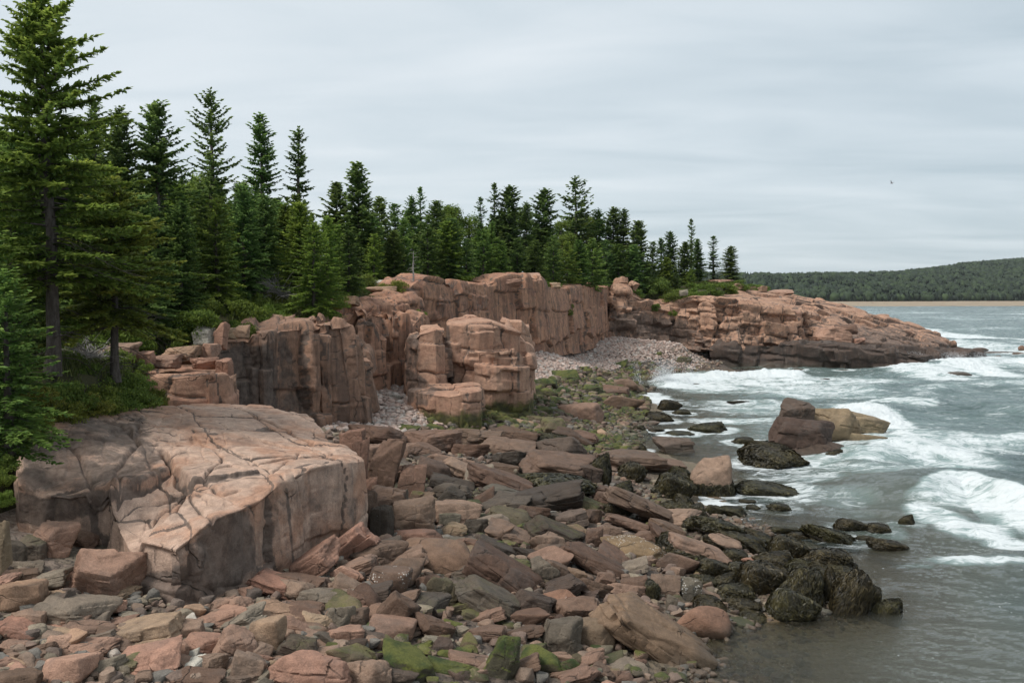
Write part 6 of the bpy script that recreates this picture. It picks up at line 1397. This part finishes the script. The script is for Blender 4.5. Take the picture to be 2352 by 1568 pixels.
# lumps of the broken water
lump = sstep(0.85, 1.3, foam)
h = h + lump * (0.42 * np.abs(fbm2(X * 0.7, Y * 0.7, 4, 61)) + 0.10 * fbm2(X * 3, Y * 3, 3, 62))
depth = -(BEACH(np.clip(X, -59, 69), np.clip(Y, 6, 174)))
deep = np.clip(depth, 0, 8) * (Y < 174) + 8.0 * (Y >= 174)
near_shore = sstep(0.05, 0.9, depth)
h = h * (0.25 + 0.75 * np.where(Y < 120, near_shore, 1))
def seamat():
    M = NT("sea_water")
    P = M.n("ShaderNodeNewGeometry").outputs["Position"]
    fa = M.n("ShaderNodeAttribute", attribute_name="foam").outputs["Fac"]; dp = M.n("ShaderNodeAttribute", attribute_name="deep").outputs["Fac"]
    # lacy foam: stretched, warped ridges of noise
    wv = M.n("ShaderNodeTexNoise", {"Vector": P, "Scale": 0.35, "Detail": 4}).outputs[1]
    Pw = M.n("ShaderNodeVectorMath", {0: P, 1: M.scalev(wv, (2.4, 2.4, 0))}, operation='ADD').outputs[0]
    Ps = M.scalev(Pw, (0.34, 0.72, 0.5))
    n1 = M.noise(Ps, 1.25, 9, 0.68, 0.6)
    rdg = M.math('SUBTRACT', 1.0, M.math('ABSOLUTE', M.math('MULTIPLY_ADD', M.noise(Ps, 2.6, 6, 0.6, 1.0), 7.0, -3.5)), clamp=True)
    pat = M.math('ADD', M.math('MULTIPLY_ADD', n1, 1.7, -0.85), M.math('MULTIPLY_ADD', rdg, 0.30, -0.10))
    cov = M.math('ADD', pat, M.math('MULTIPLY_ADD', fa, 1.0, -0.77))
    f = M.ramp(cov, -0.12, 0.38, 0, 0.93)
    sp_ = M.n("ShaderNodeTexVoronoi", {"Vector": M.scalev(Pw, (1, 1.3, 1)), "Scale": 2.6, "Randomness": 1.0})
    f = M.math('MAXIMUM', f, M.math('MULTIPLY', M.ramp(sp_.outputs["Distance"], 0.05, 0.11, 0.85, 0), M.ramp(M.noise(P, 0.22, 3), 0.52, 0.66)))
    f = M.math('MAXIMUM', f, M.ramp(M.math('MULTIPLY_ADD', n1, 1.2, M.math('ADD', fa, -0.6)), 1.05, 1.5))
    # water body: clear over the stones, dark green-grey where deep, milky where full of bubbles
    body = M.mix(M.ramp(dp, 0.2, 2.5), (0.095, 0.092, 0.066), (0.054, 0.084, 0.084))
    body = M.mix(M.ramp(fa, 0.25, 0.95, 0, 0.85), body, (0.25, 0.35, 0.335))
    rip = M.math('ADD', M.math('MULTIPLY', M.noise(M.scalev(P, (0.7, 1.5, 1)), 2.2, 5, 0.6, 0.6), 0.7), M.math('MULTIPLY', M.noise(M.scalev(P, (1, 1.6, 1)), 7.5, 5, 0.65, 0.8), 0.34))
    bp = M.n("ShaderNodeBump", {"Strength": 0.8, "Distance": 0.25, "Height": rip})
    swell = M.noise(M.scalev(P, (0.18, 0.5, 1)), 1.0, 4, 0.55, 0.5)
    bp = M.n("ShaderNodeBump", {"Strength": M.ramp(M.n("ShaderNodeSeparateXYZ", {0: P}).outputs[1], 38, 80, 0.0, 0.9), "Distance": 1.3, "Height": swell, "Normal": bp.outputs[0]})
    df = M.n("ShaderNodeBsdfDiffuse", {"Color": body, "Normal": bp.outputs[0]})
    clear = M.n("ShaderNodeBsdfTransparent", {"Color": (0.80, 0.80, 0.70, 1)})
    vol = M.n("ShaderNodeMixShader", {0: M.ramp(dp, 0.0, 1.3, 0.10, 1.0), 1: clear.outputs[0], 2: df.outputs[0]})
    gl = M.n("ShaderNodeBsdfGlossy", {"Color": (1, 1, 1, 1), "Roughness": 0.10, "Normal": bp.outputs[0]})
    fr = M.n("ShaderNodeFresnel", {"IOR": 1.333, "Normal": bp.outputs[0]})
    wat = M.n("ShaderNodeMixShader", {0: fr.outputs[0], 1: vol.outputs[0], 2: gl.outputs[0]})
    fb = M.n("ShaderNodeBump", {"Strength": 0.6, "Distance": 0.25, "Height": M.math('ADD', cov, M.math('MULTIPLY', M.noise(P, 3.5, 6, 0.7), 0.5))})
    fd = M.n("ShaderNodeBsdfDiffuse", {"Color": (0.66, 0.70, 0.71, 1), "Normal": fb.outputs[0]})
    mx = M.n("ShaderNodeMixShader", {0: f, 1: wat.outputs[0], 2: fd.outputs[0]})
    M.t.links.new(mx.outputs[0], M.out.inputs[0])
    return M.m
sea = link("sea_water", new_mesh("sea_water", np.stack([X, Y, h], -1).reshape(-1, 3), grid_quads(*X.shape)[:, ::-1], None, True, {"foam": foam.ravel(), "deep": deep.ravel()}), seamat())
tag(sea, kind="structure")

# spray thrown up where waves meet rock
spm = simple("spray_drops", (0.85, 0.88, 0.9), None, 5, 0.6, 0)
def spray(label, x, y, n, wpx, hpx, seed):
    rng = np.random.default_rng(seed); c = atZ(x, y, 0.0); k = c[1] / FPX
    jets = [(rng.normal(0, 0.28), rng.uniform(0.45, 1.0), rng.normal(0, 0.25)) for _ in range(16)]
    ac = Acc(); V0 = np.array([(1, 0, -.6), (-.5, .87, -.6), (-.5, -.87, -.6), (0, 0, 1.0)]); T0 = np.array([(0, 1, 3), (1, 2, 3), (2, 0, 3), (0, 2, 1)])
    J = np.array(jets); j = rng.integers(0, 16, n); t = rng.random(n) ** 1.5
    pos = np.stack([(J[j, 0] + J[j, 2] * t + rng.normal(0, 0.05 + 0.06 * t)) * wpx * k, rng.normal(0, 0.5, n), J[j, 1] * t * hpx * k + rng.normal(0, 0.05, n) - 0.1], 1) + c
    s = (0.016 + 0.035 * rng.random(n) ** 3 * (1.2 - t)) * c[1] / 115
    V = pos[:, None] + V0[None] * s[:, None, None]
    tt = (np.arange(n) * 4)[:, None, None] + T0[None]
    o = link("sea_spray", new_mesh("sea_spray", V.reshape(-1, 3), None, tt.reshape(-1, 3), True), spm); tag(o, label, None, None, "stuff")
spray("white spray bursting where the surf meets the mossy stones", 1530, 882, 9000, 85, 66, 1)
spray("spray thrown up against the seaward side of the islet", 2000, 965, 7000, 80, 44, 2)
spray("spray along the end of the dark wave-cut bench", 2215, 842, 9000, 110, 44, 3)

# ------------------------------------------------------------------ the far shore
sx = np.array([-900, 200, 420, 560, 760, 1000, 1500, 2600.0]); s0 = np.array([1080, 1080, 1090, 1120, 1250, 1480, 1900, 2500.0])
X = np.linspace(-900, 2600, 180)[:, None]; vv = np.linspace(0, 1, 12)[None]
Y0 = np.interp(X[:, 0], sx, s0)[:, None] + 8 * np.sin(X / 60)
Yb = Y0 + vv * 230; Zb = -0.6 + 6.2 * vv ** 0.8
b_ = link("sand_beach", new_mesh("sand_beach", np.stack([X + 0 * vv, Yb, Zb + 0 * X], -1).reshape(-1, 3), grid_quads(180, 12)), MAT['sand']); tag(b_, kind="structure")
ridge_px = np.array([(-2200, 600), (1500, 640), (1700, 641), (1760, 644), (1830, 641), (1950, 639), (2050, 636), (2130, 626), (2200, 614), (2280, 607), (2352, 601), (2500, 585), (2800, 560), (4200, 540)], float)
HX = np.linspace(-900, 2600, 220); VV = np.linspace(0, 1, 60)
def hillz(x, v):
    yr = np.interp(x, sx, s0) + 205; Yt = yr + v * 700
    fx_ = CX + x / (yr + 560) * FPX
    top = (HOR - np.interp(fx_, ridge_px[:, 0], ridge_px[:, 1])) / FPX * (yr + 560) + CAM_H
    z = 4.2 + (top - 4.2) * np.sin(np.clip(v * 1.25, 0, 1.3) * math.pi / 2) ** 0.9
    return Yt, z + 2.5 * fbm2(x * 0.012, Yt * 0.012, 3, 71) * np.clip(v * 6, 0, 1)
XX, VX = np.meshgrid(HX, VV, indexing='ij'); YT, ZT = hillz(XX, VX)
hl = link("far_hill", new_mesh("far_hill", np.stack([XX, YT, ZT], -1).reshape(-1, 3), grid_quads(220, 60)), MAT['hill']); tag(hl, kind="structure")
rng = np.random.default_rng(77); ac = Acc()
n = 15000; fx_ = rng.uniform(100, 1600, n); fv = rng.random(n) ** 1.35 * 0.86
Yt_, Zt_ = hillz(fx_, fv)
col_n = fbm2(fx_ * 0.012, Yt_ * 0.012, 3, 5)
def cone(sides=6):
    a = np.arange(sides) / sides * 6.283
    V = [(math.cos(x) * r, math.sin(x) * r, z) for r, z in ((1, 0.0), (0.72, 0.34), (0.85, 0.34), (0.42, 0.68), (0.5, 0.68)) for x in a] + [(0, 0, 1)]
    q = []
    for k in range(4): q += [(k * sides + i, k * sides + (i + 1) % sides, (k + 1) * sides + (i + 1) % sides, (k + 1) * sides + i) for i in range(sides)]
    t = [(4 * sides + i, 4 * sides + (i + 1) % sides, 5 * sides) for i in range(sides)]
    return np.array(V), np.array(q), np.array(t)
CV, CQ, CT = cone()
dv_, dq_ = CSPH[3]
for x, y, z, cn_, v_ in zip(fx_, Yt_, Zt_, col_n, fv):
    leafy = rng.random() < 0.33 + 0.5 * cn_ + 0.15 * v_
    tint = np.array([1, 1, 1]) * rng.uniform(0.1, 0.45 if not leafy else 1.0)
    if leafy:
        r = rng.uniform(3, 5.5); V = dv_ * np.array([r, r, r * 1.1]) * (1 + 0.18 * rng.normal(0, 1, (len(dv_), 1))) + (x, y, z + r * 0.9 + 1); ac.add(V, dq_, c=(*tint, 1))
    else:
        H_ = rng.uniform(7, 14) * (1.15 if v_ < 0.08 else 1); r = H_ * rng.uniform(0.16, 0.24); a = rng.uniform(0, 6.28)
        V = CV * np.array([r, r, H_]); V[:, :2] *= 1 + 0.2 * rng.normal(0, 1, (len(V), 1)); ac.add(np.stack([V[:, 0] * math.cos(a) - V[:, 1] * math.sin(a), V[:, 0] * math.sin(a) + V[:, 1] * math.cos(a), V[:, 2]], 1) + (x, y, z - 0.5), CQ, CT, c=(*tint, 1))
fm = leafmat("far_foliage", (0.009, 0.017, 0.010), (0.034, 0.054, 0.019), 0.0)
o = link("far_woods", ac.mesh("far_woods"), fm); o.color = (1, 1, 1, 1); tag(o, "dark green mixed woods covering the hill across the bay", None, None, "stuff")

# people on the sand, a few pixels each
def person_mesh():
    V, Q = [], []; ac = Acc()
    prof = [(0.0, .07, .05), (.05, .10, .12), (.45, .09, .08), (.80, .11, .09), (.95, .17, .11), (1.15, .15, .10), (1.40, .20, .11), (1.46, .12, .09), (1.50, .06, .06), (1.55, .075, .085), (1.65, .085, .10), (1.73, .06, .07), (1.75, .01, .01)]
    a = np.arange(10) / 10 * 6.283
    V = np.array([[(math.cos(t) * rx, math.sin(t) * ry, z) for t in a] for z, rx, ry in prof]).reshape(-1, 3)
    i = np.arange(len(prof) - 1)[:, None]; j = np.arange(10)[None]; j2 = (j + 1) % 10
    return V, np.stack([i * 10 + j, i * 10 + j2, (i + 1) * 10 + j2, (i + 1) * 10 + j], -1).reshape(-1, 4)
pv, pq = person_mesh(); pme = new_mesh("person", pv, pq)
pm = NT("clothing"); pmb = pm.n("ShaderNodeBsdfPrincipled", {"Base Color": pm.n("ShaderNodeObjectInfo").outputs["Color"], "Roughness": 0.8}); pm.t.links.new(pmb.outputs[0], pm.out.inputs[0]); pme.materials.append(pm.m)
for px, Yd, c, nm in [(1970, 1160, (.06, .06, .09), "dark blue"), (2002, 1210, (.1, .1, .1), "grey"), (2005, 1212, (.3, .08, .07), "red"), (2030, 1190, (.05, .05, .05), "black"), (2037, 1150, (.1, .15, .3), "blue"), (2200, 1290, (.08, .07, .06), "brown"), (2234, 1300, (.05, .06, .08), "navy"), (2238, 1302, (.3, .3, .3), "pale"), (2270, 1330, (.12, .1, .1), "dark red")]:
    x = (px - CX) / FPX * Yd; v = (Yd - (np.interp(x, sx, s0) + 8 * math.sin(x / 60))) / 230; z = -0.6 + 6.2 * max(0.02, v) ** 0.8
    o = link("person", pme); o.location = (x, Yd, z); o.color = (*c, 1); tag(o, f"tiny distant person in {nm} clothes standing on the far sand beach", "person", "people on the far beach")

# a gull far out over the bay
ac = Acc()
V = [(-0.75, 0.05, 0.12), (-0.4, 0.1, 0.2), (-0.08, 0.12, 0.02), (-0.08, -0.12, 0.02), (-0.4, -0.06, 0.2), (0.75, 0.05, 0.12), (0.4, 0.1, 0.2), (0.08, 0.12, 0.02), (0.08, -0.12, 0.02), (0.4, -0.06, 0.2)]
bd, bq = CSPH[4]; ac.add(bd * np.array([0.09, 0.3, 0.09]), bq); Vw = np.array(V)
for sgn in (-1, 1):
    st_ = np.linspace(0, 1, 7)
    for th in (0,):
        top = np.stack([sgn * (0.05 + 0.7 * st_), 0.14 - 0.25 * st_ ** 2, 0.05 + 0.32 * np.sin(st_ * 2.2)], 1); bot = top + np.stack([0 * st_, -0.24 * (1 - 0.8 * st_), -0.01 + 0 * st_], 1)
        W = np.stack([top, bot], 1); W2 = W - np.array([0, 0, 0.025]); VV_ = np.concatenate([W.reshape(-1, 3), W2.reshape(-1, 3)]); k = np.arange(6) * 2
        q = np.concatenate([np.stack([k, k + 1, k + 3, k + 2], 1), np.stack([k + 14, k + 16, k + 17, k + 15], 1), np.stack([k, k + 2, k + 16, k + 14], 1), np.stack([k + 1, k + 15, k + 17, k + 3], 1)]); ac.add(VV_, q)
o = link("gull", ac.mesh("gull"), simple("gull_feathers", (0.25, 0.25, 0.26), None, 3, 0.8, 0)); o.location = atY(2048, 421, 190); o.rotation_euler = (0.1, 0.25, 0.7); tag(o, "single small grey gull gliding over the bay under the clouds", "gull")

# ------------------------------------------------------------------ the damp air over the bay
hx = [(-1300, 3200), (-40, 3000), (-15.5, 190)]
hv = np.array([(hx[0][i], hx[1][j], hx[2][k]) for i in (0, 1) for j in (0, 1) for k in (0, 1)], float)
hz = link("haze", new_mesh("haze", hv, [(0, 1, 3, 2), (4, 6, 7, 5), (0, 4, 5, 1), (2, 3, 7, 6), (0, 2, 6, 4), (1, 5, 7, 3)], None, False))
HM = NT("haze_air"); pv_ = HM.n("ShaderNodeVolumePrincipled", {"Color": (0.80, 0.88, 0.95, 1), "Density": 0.000035}); HM.t.links.new(pv_.outputs[0], HM.out.inputs[1])
hz.data.materials.append(HM.m); tag(hz, kind="stuff")

# ------------------------------------------------------------------ labels: look, then the nearest named neighbours
LMS = [(x, y, s, o) for x, y, s, o in LANDMARKS]
used = {}
SEAWARD = ("seaward of", "landward of", "behind", "in front of")
def rel(x, y, lx, ly):
    dx, dy = x - lx, (y - ly) * 1.6
    if abs(dx) > abs(dy): return "seaward of" if dx > 0 else "landward of"
    return "in front of" if dy > 0 else "behind"
for o, adj, noun, x, y, grp in THINGS:
    c = sorted(LMS, key=lambda l: math.hypot(x - l[0], (y - l[1]) * 1.4))
    c = [l for l in c if l[3] != o][:9]
    tries = [f"{adj} {noun}".strip() + f" {pre}{rel(x, y, l[0], l[1])} the {l[2]}" for pre in ("just ", "") for l in c[:2]]
    tries += [f"{adj} {noun}".strip() + f" {rel(x, y, a[0], a[1])} the {a[2]}, {rel(x, y, b[0], b[1])} the {b[2]}" for a in c[:6] for b in c[1:9] if a[2] != b[2]]
    pick = next((t for t in tries if t not in used and len(t.split()) <= 16), None)
    if pick is None: pick = next(t for t in tries if len(t.split()) <= 16)
    used[pick] = 1
    o["label"] = pick; o["group"] = grp
    if "category" not in o.keys() or not o["category"]: o["category"] = {"boulder": "boulder", "rock block": "rock block", "shrub": "shrub"}.get(noun, noun or "seaweed rock")
    if o.name.startswith("seaweed_rock"): o["category"] = "seaweed rock"
print("things waiting for labels", len(THINGS), "unique", len(used))
